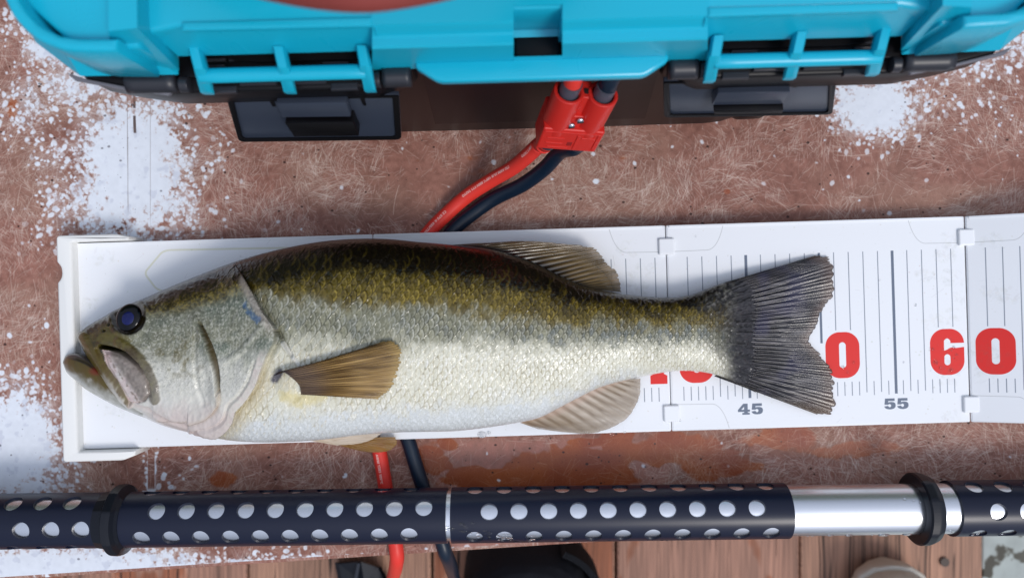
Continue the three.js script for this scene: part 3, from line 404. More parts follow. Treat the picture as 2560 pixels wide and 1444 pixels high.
    if (x > 380 && x < 620) {
      const [dp, sp, ap] = segDist(x, y, preop), w = 2 + 5 * Math.sin(Math.PI * clamp(ap)); d -= 0.0055 * sstep(w + 3, 1, dp); d += 0.0018 * sstep(34, 5, dp) * (sp < 0 ? 1 : 0.2); c = mix3(c, mix3(K.brown, K.lipO, 0.6 * n2), 0.75 * sstep(w + 2, w - 3, dp));
      const [dc] = segDist(x, y, cheek); d -= 0.0009 * sstep(9, 1, dc);
      const [dL, sL] = segDist(x, y, lobe); d += (sL < 0 ? 0.0016 * sstep(46, 3, dL) : -0.0008 * sstep(10, 1, dL)); c = mix3(c, mix3(K.pink, K.tan, 0.4), 0.45 * sstep(8, 2, dL + 4 * (n2 - 0.5)));
    }
    if (x > 320 && x < 520) { const [dj] = segDist(x, y, chin); d -= 0.0010 * sstep(7, 1, dj); c = mix3(c, K.pink, 0.5 * sstep(9, 2, dj)); }
    if (x > 470 && x < 820) { const [dg, sg, ag] = segDist(x, y, gillEdge);
      if (sg < 0) { d += 0.0042 * sstep(90, 4, dg) - 0.0016 * sstep(30, 22, dg) * sstep(16, 22, dg) * sstep(0.42, 0.5, ag); c = mix3(c, mix3(K.pink, K.greyL, n2), 0.7 * sstep(22, 16, dg + 6 * (n2 - 0.5)) * sstep(0.36, 0.46, ag) * sstep(0.95, 0.75, ag)); c = mix3(c, mix3(K.pink, K.greyD, 0.5), 0.6 * sstep(26, 12, dg) * sstep(0.34, 0.2, ag)); }
      else { d -= 0.0016 * sstep(18, 1, dg); c = mix3(c, K.tan, 0.5 * sstep(60, 10, dg) * sstep(0.35, 0.6, ag)); }
      const [d2] = segDist(x, y, gillGroove); d -= 0.0026 * sstep(7, 1, d2);
      const [d3] = segDist(x, y, [[706, 858], [730, 890], [752, 916]]); c = mix3(c, K.white, 0.7 * sstep(7, 3, d3)); d += 0.0011 * sstep(9, 2, d3);
      const [d4] = segDist(x, y, [[560, 905], [600, 880], [648, 830], [664, 812]]); d += 0.0009 * sstep(12, 2, d4); c = mix3(c, K.greyL, 0.35 * sstep(10, 3, d4) * sstep(0.3, 0.6, n2));
      const bl = segDist(x, y, [[616, 768], [628, 790], [650, 806]])[0]; c = mix3(c, K.blue, 0.6 * sstep(9, 2, bl + 16 * (n2 - 0.5)));
      { const fr = Math.hypot((x - 716) / 30, (y - 962) / 42); d += 0.0016 * sstep(1.1, 0.2, fr); c = mix3(c, mix3(K.tan, K.cream, n1), 0.6 * sstep(1.1, 0.5, fr)); c = mix3(c, rgb(60, 58, 74), 0.9 * sstep(14, 5, segDist(x, y, [[686, 948], [700, 930]])[0] + 6 * (n2 - 0.5))); c = mix3(c, K.brown, 0.6 * sstep(8, 2, segDist(x, y, [[757, 960], [756, 990], [738, 1004]])[0] + 4 * (n2 - 0.5))); }
      c = mix3(c, K.cream, 0.4 * sstep(90, 30, Math.hypot(x - 740, (y - 1000) * 1.3))); c = mix3(c, rgb(214, 196, 120), 0.5 * sstep(26, 8, segDist(x, y, [[715, 990], [745, 1000], [800, 990]])[0] + 14 * (n2 - 0.5))); }
    if (x > 1150 && x < 1420) c = mix3(c, K.red, 0.55 * sstep(16, 3, Math.abs(y - (621 + (x - 1180) * 0.10))) * sstep(1150, 1200, x) * sstep(1260, 1200, x));
    // dark mottled skin where the tail begins, with the first ray roots
    if (x > 1700) { const ang = (y - 828) / (x - 1560), ray = noise(ang * 70, x * 0.012), tl = x - 1822 - 16 * Math.cos((y - 830) / 110), t2 = sstep(-110, 10, tl + 60 * (n1 - 0.5) + 40 * (n2 - 0.5) - 40 * sstep(860, 900, y) * sstep(1840, 1790, x)); c = mix3(c, mix3(rgb(22, 20, 22), mix3(K.greyD, rgb(120, 116, 112), n3), clamp(n2 * 2.0 - 0.75)), t2 * 0.95); const rt = sstep(-25, 25, tl); c = mix3(c, mix3(rgb(16, 15, 18), rgb(54, 52, 56), ray), rt * 0.92); d += t2 * 0.0009 * (n2 - 0.5) + rt * 0.0012 * (ray - 0.5); }
    d += 0.0005 * (fbm(x * 0.008, y * 0.012, 2) - 0.5);
    return [d, c];
  };
  // ----- body mesh
  const NS = 1080, NT = 330, NB = 40, ring = NT + NB, pos = new Float32Array((NS + 1) * ring * 3), col = new Float32Array((NS + 1) * ring * 3), idx = [];
  const base = (x, j) => {
    const t = top(x), b = bot(x), T = thick(x), hm = midH(x); let v, h;
    if (j <= NT) { const f = j / NT * Math.PI; v = -Math.cos(f); h = hm + T * (1 - BELOW) * Math.pow(Math.max(0, Math.sin(f)), 0.84); const y = (t + b) / 2 + v * (b - t) / 2; const p = P(x, y, h); return [p.x, p.y, p.z, x, y]; }
    const f = (j - NT) / NB * Math.PI; v = Math.cos(f); h = hm - T * BELOW * Math.pow(Math.sin(f), 0.6); const y = (t + b) / 2 + v * (b - t) / 2, p = P(x, y, hm); return [p.x, h, p.z, x, y];
  };
  for (let i = 0; i <= NS; i++) { const x = 196.5 + (1890 - 196.5) * (i / NS); for (let j = 0; j < ring; j++) {
    const [X, Y, Z, qx, qy] = base(x, j), o = (i * ring + j) * 3; let c = K.belly, d = 0, nx = 0, ny = 1, nz = 0;
    if (j <= NT) { [d, c] = bodyLook(qx, qy); const f = j / NT * Math.PI; ny = Math.sin(f); nz = -Math.cos(f); d *= sstep(0.02, 0.4, Math.sin(f)) * 0.88 + 0.12; } else c = bodyLook(qx, qy)[1];
    pos[o] = X; pos[o + 1] = Y + d * ny; pos[o + 2] = Z + d * nz; col[o] = c[0]; col[o + 1] = c[1]; col[o + 2] = c[2];
  } }
  for (let i = 0; i < NS; i++) for (let j = 0; j < ring; j++) { const a = i * ring + j, b = i * ring + (j + 1) % ring; idx.push(a, b, a + ring, b, b + ring, a + ring); }
  for (const k of [0, NS]) for (let j = 1; j + 1 < ring; j++) { const a = k * ring; if (k) idx.push(a, a + j, a + j + 1); else idx.push(a, a + j + 1, a + j); }
  const g = new THREE.BufferGeometry(); g.setAttribute('position', new THREE.BufferAttribute(pos, 3)); g.setAttribute('color', new THREE.BufferAttribute(col, 3)); g.setIndex(idx);
  if (signedVolume(g) < 0) { const ix = g.index.array; for (let i = 0; i < ix.length; i += 3) { const t = ix[i]; ix[i] = ix[i + 1]; ix[i + 1] = t; } }
  g.computeVertexNormals();
  const skin = std(0xffffff, 0.34, { vertexColors: true, specularIntensity: 0.4, clearcoat: 0.45, clearcoatRoughness: 0.09 });
  part('body', g, skin, fish);
  // ----- lower jaw, under the lip
  {
    const jt = curve(156, 903, 162, 890, 175, 883, 195, 883, 220, 892, 260, 925, 300, 965, 350, 1005, 420, 1040), jb = curve(156, 908, 165, 930, 190, 953, 215, 974, 260, 1000, 300, 1020, 350, 1040, 420, 1064), th = curve(156, 0.008, 170, 0.018, 200, 0.026, 260, 0.03, 420, 0.034);
    const N = 150, M = 60, ps = [], cs = [], ix = [];
    for (let i = 0; i <= N; i++) { const x = 156.3 + (420 - 156.3) * Math.pow(i / N, 1.3); for (let j = 0; j < M; j++) { const f = j / M * 2 * Math.PI, v = Math.cos(f), up = Math.sin(f), y = (jt(x) + jb(x)) / 2 + v * (jb(x) - jt(x)) / 2, hm = BOARD + 0.0006 + th(x) * 0.45, h = hm + (up > 0 ? th(x) * 0.5 * Math.pow(up, 0.8) : -th(x) * 0.45 * Math.pow(-up, 0.6)), p = P(x, y, up > 0 ? h : hm); ps.push(p.x, h, p.z);
      const n1 = fbm(x * 0.08, y * 0.08, 3), e = (y - jt(x)) / (jb(x) - jt(x)); let c = mix3(rgb(88, 78, 30), K.brown, n1 * 0.9); c = mix3(c, rgb(70, 66, 66), sstep(0.28, 0.1, e) * sstep(160, 172, x)); c = mix3(c, K.dark, sstep(0.3, 0.24, e) * sstep(0.16, 0.24, e) * sstep(168, 185, x)); c = mix3(c, mix3(rgb(120, 120, 104), rgb(186, 186, 178), n1 + 0.1), sstep(0.58, 0.95, e + 0.3 * (n1 - 0.5) + (x - 200) * 0.0016)); c = mix3(c, K.red, 0.7 * sstep(14, 4, Math.hypot((x - 238) * 0.6, y - 928))); cs.push(...c); } }
    for (let i = 0; i < N; i++) for (let j = 0; j < M; j++) { const a = i * M + j, b = i * M + (j + 1) % M; ix.push(a, b, a + M, b, b + M, a + M); }
    for (let j = 1; j + 1 < M; j++) { ix.push(0, j + 1, j); ix.push(N * M, N * M + j, N * M + j + 1); }
    const q = new THREE.BufferGeometry(); q.setAttribute('position', new THREE.Float32BufferAttribute(ps, 3)); q.setAttribute('color', new THREE.Float32BufferAttribute(cs, 3)); q.setIndex(ix);
    if (signedVolume(q) < 0) { const a = q.index.array; for (let i = 0; i < a.length; i += 3) { const t = a[i]; a[i] = a[i + 1]; a[i + 1] = t; } }
    q.computeVertexNormals(); part('lower_jaw', q, skin, fish);
  }
  // ----- eye
  {
    const h = flankH(321, 793), c = P(321, 793, h + 0.001), e = new THREE.SphereGeometry(0.0089, 48, 32); e.scale(1, 0.34, 1);
    const m = part('eye', e, std(0x030306, 0.07, { specularIntensity: 0.7 }), fish); m.position.copy(c); m.rotation.set(-0.25, 0, 0.22);
    const ir = new THREE.TorusGeometry(0.0083, 0.0007, 10, 48); ir.rotateX(Math.PI / 2); const r = part('iris', ir, std(0x1a140c, 0.25), m); r.position.y = -0.0002;
    const pg = new THREE.SphereGeometry(0.0052, 32, 24); pg.scale(1, 0.4, 1); const pu = part('painted_sky_glint', pg, std(0x081250, 0.06, { specularIntensity: 0.9 }), m); pu.position.set(0.0010, 0.0014, 0.0008);  // blue disc puts the sky reflected in the wet eye into colour
  }
  // ----- fins: a sheet of rays between a base line and a tip line
  const line = (pts) => { const c = new THREE.CatmullRomCurve3(pts.map(([x, y, h]) => new THREE.Vector3(x, y, h * 1000)), false, 'centripetal'); return (t) => { const p = c.getPoint(clamp(t)); return [p.x, p.y, p.z / 1000]; }; };
  function fin(name, baseLine, tipLine, rays, look, { ridge = 0.00035, ragged = 0.02, thin = 0.0005, sag = 0, bulge = 0, clear = [1, 0.9], mat } = {}, seed = 1) {
    const B = line(baseLine), T = line(tipLine), NU = rays * 8, NV = 70, ps = [], cs = [], ix = [], S = (NU + 1) * (NV + 1);
    for (const side of [0, 1]) for (let i = 0; i <= NU; i++) { const u = i / NU, b = B(u), t = T(u), ph = u * rays, r = Math.abs(((ph % 1) + 1) % 1 - 0.5) * 2, rid = Math.floor(ph + 0.5), end = 1 - ragged * (h2(rid, seed) * 0.9 + 0.35 * noise(u * rays * 3, seed) + sstep(0.3, 1, 1 - r) * 0.35);
      for (let j = 0; j <= NV; j++) { const v = j / NV * end, x = lerp(b[0], t[0], v), y = lerp(b[1], t[1], v) + bulge * Math.sin(Math.PI * v) * (u - 0.5), branch = v > 0.45 ? Math.abs(((ph * 2 % 1) + 1) % 1 - 0.5) * 2 : r, rr_ = lerp(r, Math.max(r, branch), sstep(0.4, 0.8, v));
        let h = lerp(b[2], t[2], v) + sag * Math.sin(Math.PI * v) + ridge * (rr_ - 0.4) * (1 - 0.5 * v) + 0.0009 * (fbm(u * 9 + seed, v * 3, 2) - 0.5); if (side) h -= thin; const p = P(x, y, h); ps.push(p.x, p.y, p.z); cs.push(...look(u, v, rr_, x, y, rid), clamp(clear[0] + (clear[1] - clear[0]) * clamp(sstep(0.15, 1, v) + 0.7 * (fbm(x * 0.025 + seed, y * 0.05, 2) - 0.5)) + 0.25 * (r - 0.5) * 0.6, 0.1, 1)); } }
    const at = (s, i, j) => s * S + i * (NV + 1) + j;
    for (let i = 0; i < NU; i++) for (let j = 0; j < NV; j++) { ix.push(at(0, i, j), at(0, i, j + 1), at(0, i + 1, j), at(0, i + 1, j), at(0, i, j + 1), at(0, i + 1, j + 1)); ix.push(at(1, i, j), at(1, i + 1, j), at(1, i, j + 1), at(1, i + 1, j), at(1, i + 1, j + 1), at(1, i, j + 1)); }
    for (let i = 0; i < NU; i++) for (const j of [0, NV]) ix.push(at(0, i, j), at(0, i + 1, j), at(1, i, j), at(0, i + 1, j), at(1, i + 1, j), at(1, i, j));
    for (let j = 0; j < NV; j++) for (const i of [0, NU]) ix.push(at(0, i, j), at(1, i, j), at(0, i, j + 1), at(0, i, j + 1), at(1, i, j), at(1, i, j + 1));
    const q = new THREE.BufferGeometry(); q.setAttribute('position', new THREE.Float32BufferAttribute(ps, 3)); q.setAttribute('color', new THREE.Float32BufferAttribute(cs, 4)); q.setIndex(ix);
    const a = q.index.array; q.computeVertexNormals(); if (q.attributes.normal.getY(at(0, NU / 2, NV / 2)) < 0) { for (let i = 0; i < a.length; i += 3) { const t = a[i]; a[i] = a[i + 1]; a[i + 1] = t; } q.computeVertexNormals(); }
    return part(name, q, mat, fish);
  }
  const finMat = (o) => new THREE.MeshPhysicalMaterial({ color: 0xffffff, vertexColors: true, roughness: 0.34, specularIntensity: 0.5, clearcoat: 0.6, clearcoatRoughness: 0.15, transparent: true, opacity: o, side: THREE.DoubleSide });
  const h0 = BOARD + 0.002;
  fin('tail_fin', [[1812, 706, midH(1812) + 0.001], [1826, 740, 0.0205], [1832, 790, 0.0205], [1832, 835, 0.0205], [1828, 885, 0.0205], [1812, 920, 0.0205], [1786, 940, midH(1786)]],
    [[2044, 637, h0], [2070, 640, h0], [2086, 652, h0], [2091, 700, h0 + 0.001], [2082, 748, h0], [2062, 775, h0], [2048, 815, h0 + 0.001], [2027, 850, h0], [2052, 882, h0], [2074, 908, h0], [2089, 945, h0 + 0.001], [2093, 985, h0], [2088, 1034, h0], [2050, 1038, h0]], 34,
    (u, v, r, x, y, rid) => { const n = fbm(x * 0.03, y * 0.09, 3), edge = Math.min(u, 1 - u); const st = fbm(x * 0.02 + 3, y * 0.22, 3), big = fbm(x * 0.014 + 8, y * 0.02, 2); let c = mix3(rgb(24, 24, 31), rgb(80, 77, 82), clamp(n * 1.5 - 0.3)); c = mix3(c, rgb(20, 18, 22), 0.9 * sstep(0.6, 0.15, r) * (0.45 + 0.8 * big)); c = mix3(c, rgb(128, 124, 124), 0.5 * sstep(0.58, 0.72, st) * sstep(0.2, 0.5, v)); c = mix3(c, rgb(24, 24, 34), 0.55 * sstep(0.5, 0.36, st)); c = mix3(c, rgb(30, 28, 28), 0.8 * sstep(0.06, 0.0, edge)); c = mix3(c, rgb(44, 44, 86), 0.5 * sstep(0.55, 0.75, fbm(x * 0.012 + 6, y * 0.012, 2)) * sstep(0.9, 0.5, v)); c = mix3(c, rgb(24, 22, 24), sstep(0.2, 0.02, v) * 0.85 * (0.5 + n)); c = mix3(c, rgb(150, 118, 96), 0.35 * sstep(0.8, 1, v)); c = mix3(c, rgb(104, 74, 40), 0.5 * sstep(0.82, 0.95, u) * sstep(0.5, 0.9, v)); return c; },  // pale grey streaks paint wet reflections onto the fin membrane
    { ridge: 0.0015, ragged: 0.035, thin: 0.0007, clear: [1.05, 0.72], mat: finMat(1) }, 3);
  fin('dorsal_fin', [[1120, 612, midH(1120)], [1210, 622, midH(1210) + 0.001], [1300, 645, midH(1300) + 0.003], [1380, 682, midH(1380) + 0.003], [1440, 709, midH(1440) + 0.002], [1478, 722, midH(1478)]],
    [[1240, 605, 0.034], [1310, 602, 0.036], [1400, 607, 0.034], [1470, 615, 0.031], [1494, 622, 0.029], [1508, 640, 0.028], [1526, 658, 0.027], [1546, 682, 0.025], [1553, 706, 0.023], [1556, 730, 0.021]], 20,
    (u, v, r, x, y) => { const n = fbm(x * 0.02, y * 0.1, 3); let c = mix3(rgb(70, 54, 26), rgb(116, 96, 60), clamp(n + 0.05)); c = mix3(c, rgb(30, 22, 14), 0.75 * sstep(0.55, 0.1, r)); c = mix3(c, rgb(22, 16, 10), sstep(0.5, 0.1, v + 0.2 * (n - 0.5) + 0.25 * u)); c = mix3(c, rgb(158, 140, 118), 0.5 * sstep(0.72, 0.92, v) * sstep(0.35, 0.7, n)); c = mix3(c, rgb(40, 30, 20), 0.6 * sstep(0.012, 0.004, Math.abs(v - 0.74)) * sstep(0.5, 0.7, u)); return c; },
    { ridge: 0.0009, ragged: 0.05, thin: 0.0006, clear: [1.1, 0.62], mat: finMat(1) }, 5);
  fin('anal_fin', [[1300, 1056, midH(1300) - 0.004], [1360, 1038, midH(1360) - 0.004], [1420, 1006, midH(1420) - 0.003], [1470, 978, midH(1470) - 0.002], [1520, 960, midH(1520) - 0.002], [1572, 948, midH(1572) - 0.002]],
    [[1345, 1072, h0], [1410, 1080, h0], [1480, 1083, h0 + 0.001], [1535, 1068, h0 + 0.001], [1572, 1042, h0], [1592, 1012, h0], [1601, 980, h0 + 0.001], [1602, 946, h0 + 0.002]], 13,
    (u, v, r, x, y) => { const n = fbm(x * 0.015, y * 0.08, 3); let c = mix3(rgb(158, 142, 122), rgb(196, 184, 168), n); c = mix3(c, rgb(104, 80, 50), 0.7 * sstep(0.6, 0.2, r) * (0.3 + n)); c = mix3(c, rgb(132, 108, 78), 0.3 * sstep(0.5, 0.7, fbm(x * 0.01 + 9, u * 40, 2))); c = mix3(c, rgb(190, 160, 140), 0.6 * sstep(0.25, 0, v)); c = mix3(c, rgb(140, 110, 70), 0.35 * sstep(0.3, 0, u)); return c; }, { ridge: 0.0007, ragged: 0.02, clear: [0.95, 0.6], mat: finMat(1) }, 7);
  const fh = (x, y, e) => flankH(x, y) + e;
  fin('pectoral_fin', [[680, 940, fh(680, 940, 0.003)], [700, 928, fh(706, 926, 0.0045)], [730, 945, fh(730, 945, 0.005)], [748, 965, fh(748, 965, 0.0045)], [752, 986, fh(752, 986, 0.0035)]],
    [[968, 850, fh(968, 850, 0.003)], [992, 852, fh(992, 852, 0.0035)], [1006, 872, fh(1006, 872, 0.004)], [1006, 905, fh(1006, 905, 0.004)], [998, 940, fh(998, 940, 0.004)], [980, 975, fh(980, 975, 0.0035)], [950, 998, fh(950, 998, 0.003)]], 24,
    (u, v, r, x, y) => { const n = fbm(x * 0.012, y * 0.11, 3); const st = fbm(x * 0.008 + 3, u * 60, 2); let c = mix3(rgb(100, 74, 32), rgb(156, 124, 70), clamp(n * 1.6 - 0.2)); c = mix3(c, rgb(60, 34, 10), 0.85 * sstep(0.6, 0.1, r)); c = mix3(c, rgb(200, 164, 104), 0.4 * sstep(0.55, 0.7, st)); c = mix3(c, rgb(64, 38, 12), 0.4 * sstep(0.46, 0.32, st)); c = mix3(c, rgb(120, 104, 96), 0.6 * sstep(0.4, 0.1, v)); c = mix3(c, rgb(56, 52, 66), sstep(0.07, 0.0, v) * sstep(0.6, 0.2, u)); c = mix3(c, rgb(60, 34, 12), 0.6 * sstep(0.03, 0.0, u)); c = mix3(c, rgb(190, 160, 90), 0.5 * sstep(0.85, 1, v)); return c; }, { ridge: 0.0011, ragged: 0.045, sag: 0.0035, clear: [1.15, 0.8], mat: finMat(1) }, 9);
  const pelvic = (base, tip, tint, seed) => fin('pelvic_fin', base, tip, 9, (u, v, r, x, y) => { const n = fbm(x * 0.02, y * 0.1, 3); let c = mix3(tint[0], tint[1], n); c = mix3(c, tint[2], 0.7 * sstep(0.5, 0.1, r) * sstep(0.3, 0.6, n)); return c; }, { ridge: 0.0006, ragged: 0.03, clear: [1, 0.75], mat: finMat(1) }, seed);
  pelvic([[820, 1106, 0.0225], [850, 1100, 0.0235], [880, 1094, 0.0245]], [[905, 1128, 0.018], [940, 1131, 0.018], [975, 1126, 0.0185], [994, 1112, 0.019], [990, 1092, 0.020]], [rgb(120, 84, 40), rgb(164, 128, 70), rgb(120, 34, 20)], 21);
  pelvic([[768, 1100, 0.026], [778, 1094, 0.028], [790, 1088, 0.030]], [[842, 1113, 0.024], [890, 1110, 0.024], [930, 1100, 0.024], [952, 1086, 0.025], [958, 1078, 0.026]], [rgb(206, 186, 160), rgb(214, 204, 190), rgb(170, 124, 62)], 22);
}

// ---------------------------------------------------------------- tackle box with a cyan lid
const boxThing = thing('tackle_box', 'black tackle box with cyan hinged lid and two black latches', 'box');
{
  const e = EYE - 0.52, U0 = 1350, SL = -0.0279;
  const bxy = (u, v) => [U0 + u, v + (U0 + u - 1280) * SL];        // box frame (u from its middle, v towards the ruler) to photo position
  const Q = (u, v, h) => { const [x, y] = bxy(u, v); return P(x, y, h + e); };
  const plan = (pts, h) => pts.map(([u, v]) => { const p = Q(u, v, h); return [p.x, p.z]; });
  const bslab = (pts, h, thick, bevel, r, seg) => slabXZ(plan(pts, h), h + e, thick, bevel, r, seg);
  const frustum = (a, ha, b, hb) => loft([a.map(([u, v]) => Q(u, v, ha)), b.map(([u, v]) => Q(u, v, hb))], { crease: 0.3 });
  const cyan = std(0x14b0cc, 0.27, { specularIntensity: 0.8 }), black = std(0x0c0b0e, 0.4, { specularIntensity: 0.55 }), blackGloss = std(0x343b48, 0.28, { specularIntensity: 1 }), greyBlack = std(0x2a2b31, 0.38);
  const BACK = -1500, lidParts = [];
  // flat top with two latch bays cut from its front edge
  const bay = (s) => [[s * 1002, 92], [s * 1002, 58], [s * 905, 42], [s * 418, 42], [s * 418, 60]];
  lidParts.push(bslab([[-1300, BACK], [1300, BACK], [1300, -40], [1160, 92], ...bay(1), [56, 58], [56, 22], [-66, 22], [-66, 58], ...bay(-1).reverse(), [-1160, 92], [-1300, -40]], 0.178, 0.03, 0.002, 0));
  // raised rim round the outside, its outer face is the skirt
  const rimOuter = [], rimInner = [];
  const arc = (s, R, inset) => { const out = []; for (let i = 0; i <= 14; i++) { const a = i / 14 * Math.PI / 2; out.push([s * (1148 + inset * 0 + R * Math.cos(Math.PI / 2 - a)), -105 + R * Math.sin(Math.PI / 2 - a) * 0.98]); } return out; };
  for (const s of [-1, 1]) {
    const outer = [[s * 1060, 101], ...arc(s, 207, 0), [s * 1355, BACK]], inner = [[s * 1320, BACK], ...arc(s, 172, 0).reverse(), [s * 1085, 66], [s * 1060, 66]];
    lidParts.push(bslab([...outer, ...inner], 0.187, 0.0425, 0.0028, 0, 4));
    lidParts.push(bslab([[s * 1230, -90], [s * 1226, -90], [s * 1226, BACK], [s * 1230, BACK]], 0.181, 0.004, 0.0003));
    // lower skirt that runs forward under the rim
    lidParts.push(frustum([[s * 1290, 20], [s * 1200, 78], [s * 1010, 92], [s * 1010, 0], [s * 1290, 0]], 0.16, [[s * 1262, 72], [s * 1150, 160], [s * 905, 163], [s * 905, 40], [s * 1262, 40]], 0.1445));
    // pillar between rim and latch bay
    lidParts.push(frustum([[s * 1088, BACK], [s * 1012, BACK], [s * 1008, 44], [s * 1080, 50]], 0.1905, [[s * 1088, BACK], [s * 985, BACK], [s * 903, 152], [s * 1070, 120]], 0.148));
    // sloping wall of the bay and the bar under the step
    lidParts.push(frustum([[s * 985, 30], [s * 418, 30], [s * 418, 44], [s * 985, 44]], 0.177, [[s * 905, 30], [s * 418, 30], [s * 418, 117], [s * 905, 117]], 0.152));
    lidParts.push(bslab([[s * 898, 30], [s * 420, 30], [s * 420, 55], [s * 898, 52]], 0.1796, 0.004, 0.0014, 0));
  }
  // middle block: stepped front with a ledge, a notch and a wide lip
  const prof = (u0, u1, list) => { const ring = (u) => list.map(([v, h]) => Q(u, v, h)); return loft([ring(u0), ring(u1)], { crease: 0.55 }); };
  const step = [[-60, 0.1784], [52, 0.1788], [60, 0.1775], [80, 0.172], [88, 0.1712], [106, 0.1712], [113, 0.1700], [118, 0.167], [150, 0.149], [165, 0.140], [120, 0.14], [-60, 0.14]];
  lidParts.push(prof(-420, -66, step), prof(56, 420, step));
  lidParts.push(prof(-66, 56, [[-60, 0.1784], [14, 0.1786], [19, 0.1772], [56, 0.149], [94, 0.147], [50, 0.14], [-60, 0.14]]), prof(-66, 56, [[142, 0.1535], [152, 0.149], [165, 0.14], [144, 0.14]]));
  for (const s of [-1, 1]) lidParts.push(frustum([[s * 414, -200], [s * 424, -200], [s * 424, 40], [s * 414, 62]], 0.1785, [[s * 414, 20], [s * 424, 20], [s * 392, 165], [s * 380, 165]], 0.141));
  lidParts.push(bslab([[-312, 143], [-312, 163], [-252, 200], [262, 200], [322, 163], [322, 143]], 0.149, 0.006, 0.0016, 0.003));
  const lidGeo = merge(lidParts); { const p = lidGeo.attributes.position, uv = []; for (let i = 0; i < p.count; i++) uv.push(p.getX(i) * 3, p.getZ(i) * 3 + p.getY(i) * 2); lidGeo.setAttribute('uv', new THREE.Float32BufferAttribute(uv, 2)); }
  const scuffed = cyan.clone(); { const N = 1024, c = document.createElement('canvas'); c.width = c.height = N; const x = c.getContext('2d'); x.fillStyle = 'rgb(0,72,0)'; x.fillRect(0, 0, N, N); for (let i = 0; i < 900; i++) { x.strokeStyle = `rgba(0,${rnd() < 0.6 ? 150 : 40},0,${(rnd() * 0.5).toFixed(2)})`; x.lineWidth = rr(0.6, 2.4); const a = rnd() * N, b = rnd() * N, t = rnd() * 7, l = rr(4, 60); x.beginPath(); x.moveTo(a, b); x.lineTo(a + l * Math.cos(t), b + l * Math.sin(t)); x.stroke(); } for (let i = 0; i < 160; i++) { x.fillStyle = `rgba(0,${rnd() < 0.5 ? 120 : 50},0,0.25)`; x.beginPath(); x.ellipse(rnd() * N, rnd() * N, rr(4, 40), rr(4, 26), rnd() * 3, 0, 7); x.fill(); } const t = new THREE.CanvasTexture(c); t.wrapS = t.wrapT = THREE.RepeatWrapping; t.magFilter = THREE.LinearFilter; scuffed.roughness = 1; scuffed.roughnessMap = t; }
  part('lid', lidGeo, scuffed, boxThing);
  part('lid_slot', bslab([[-60, 92], [47, 92], [47, 146], [-60, 146]], 0.1462, 0.004, 0.0004, 0.0015), black, boxThing);
  // black tub, narrowing downwards, with a flat front panel
  {
    const ringAt = (h, hw, zf, zb, R) => { const pts = [], c = Q(0, 0, 0); const cx = Q(0, 100, h).x; for (const [sx, sz] of [[1, 1], [-1, 1], [-1, -1], [1, -1]]) for (let i = 0; i <= 8; i++) { const a = (i / 8) * Math.PI / 2 + (sx > 0 ? (sz > 0 ? 0 : 3 * Math.PI / 2) : (sz > 0 ? Math.PI / 2 : Math.PI)); const x = sx * (hw - R) + R * Math.cos(a), z = (sz > 0 ? zf - R : zb + R) + R * Math.sin(a); pts.push(new THREE.Vector3(0.0185 + x + 0, h, z - x * 0.0279)); } return pts; };
    part('tub', loft([ringAt(0.0006, 0.168, -0.1118, -0.36, 0.055), ringAt(0.004, 0.170, -0.1112, -0.362, 0.055), ringAt(0.13, 0.2, -0.1155, -0.385, 0.06), ringAt(0.152, 0.205, -0.1165, -0.39, 0.06)], { crease: 0.5 }), black, boxThing);
    const fp = [[-300, 158, 0.14], [306, 158, 0.14], [258, 322, -e + 0.001], [-258, 322, -e + 0.001]];
    const front = fp.map(([u, v, h]) => Q(u, v, h)), back = front.map((p) => p.clone().setZ(p.z - 0.012));
    part('front_panel', loft([back, front], { crease: 0.3 }), std(0x0f0b0f, 0.42, { specularIntensity: 0.45 }), boxThing);
  }
  // latches
  for (const s of [-1, 1]) {
    const mount = part('latch_mount', bslab([[s * 1160, 120], [s * 1140, 168], [s * 1040, 190], [s * 930, 208], [s * 418, 208], [s * 330, 172], [s * 300, 120]], 0.137, 0.024, 0.0015, 0.002), black, boxThing);
    part('mount_rim', bslab([[s * 1185, 150], [s * 1165, 170], [s * 1050, 194], [s * 930, 213], [s * 925, 207], [s * 1040, 188], [s * 1140, 166]], 0.1385, 0.003, 0.0006, 0), std(0x6c6c74, 0.45), mount);
    // hinge pins beside the hooks
    for (const [u0, u1, v, r] of [[1030, 908, 182, 0.0052], [900, 876, 188, 0.0040], [420, 398, 190, 0.0040], [392, 322, 184, 0.0052]]) {
      const a = Q(s * u0, v, 0.139), b = Q(s * u1, v, 0.139); part('hinge_pin', sweep([a, a.clone().lerp(b, 0.5), b], r, { steps: 6, sides: 18 }), greyBlack, boxThing);
    }
    // dark channel under the bar with small clip plates
    part('latch_channel', bslab([[s * 905, 112], [s * 415, 112], [s * 415, 170], [s * 905, 170]], 0.1405, 0.006, 0.0004), black, boxThing);
    for (const [u0, u1, v0, v1, h] of [[-862, -788, 124, 132, 0.1425], [-780, -700, 122, 132, 0.143], [-642, -560, 122, 132, 0.143], [-545, -478, 126, 134, 0.1425], [-850, -790, 140, 145, 0.1425], [-545, -480, 140, 145, 0.1425]])
      part('clip_plate', bslab([[s * u0, v0], [s * u1, v0], [s * u1, v1], [s * u0, v1]], h, 0.0022, 0.0004), greyBlack, boxThing);
    for (const [u0, u1, v0, v1, h] of [[-826, -760, 194, 212, 0.138], [-752, -660, 186, 194, 0.1395], [-628, -535, 186, 194, 0.1395], [-524, -456, 194, 212, 0.138]])
      part('clip_plate', bslab([[s * u0, v0], [s * u1, v0], [s * u1, v1], [s * u0, v1]], h, 0.0034, 0.0006), greyBlack, boxThing);
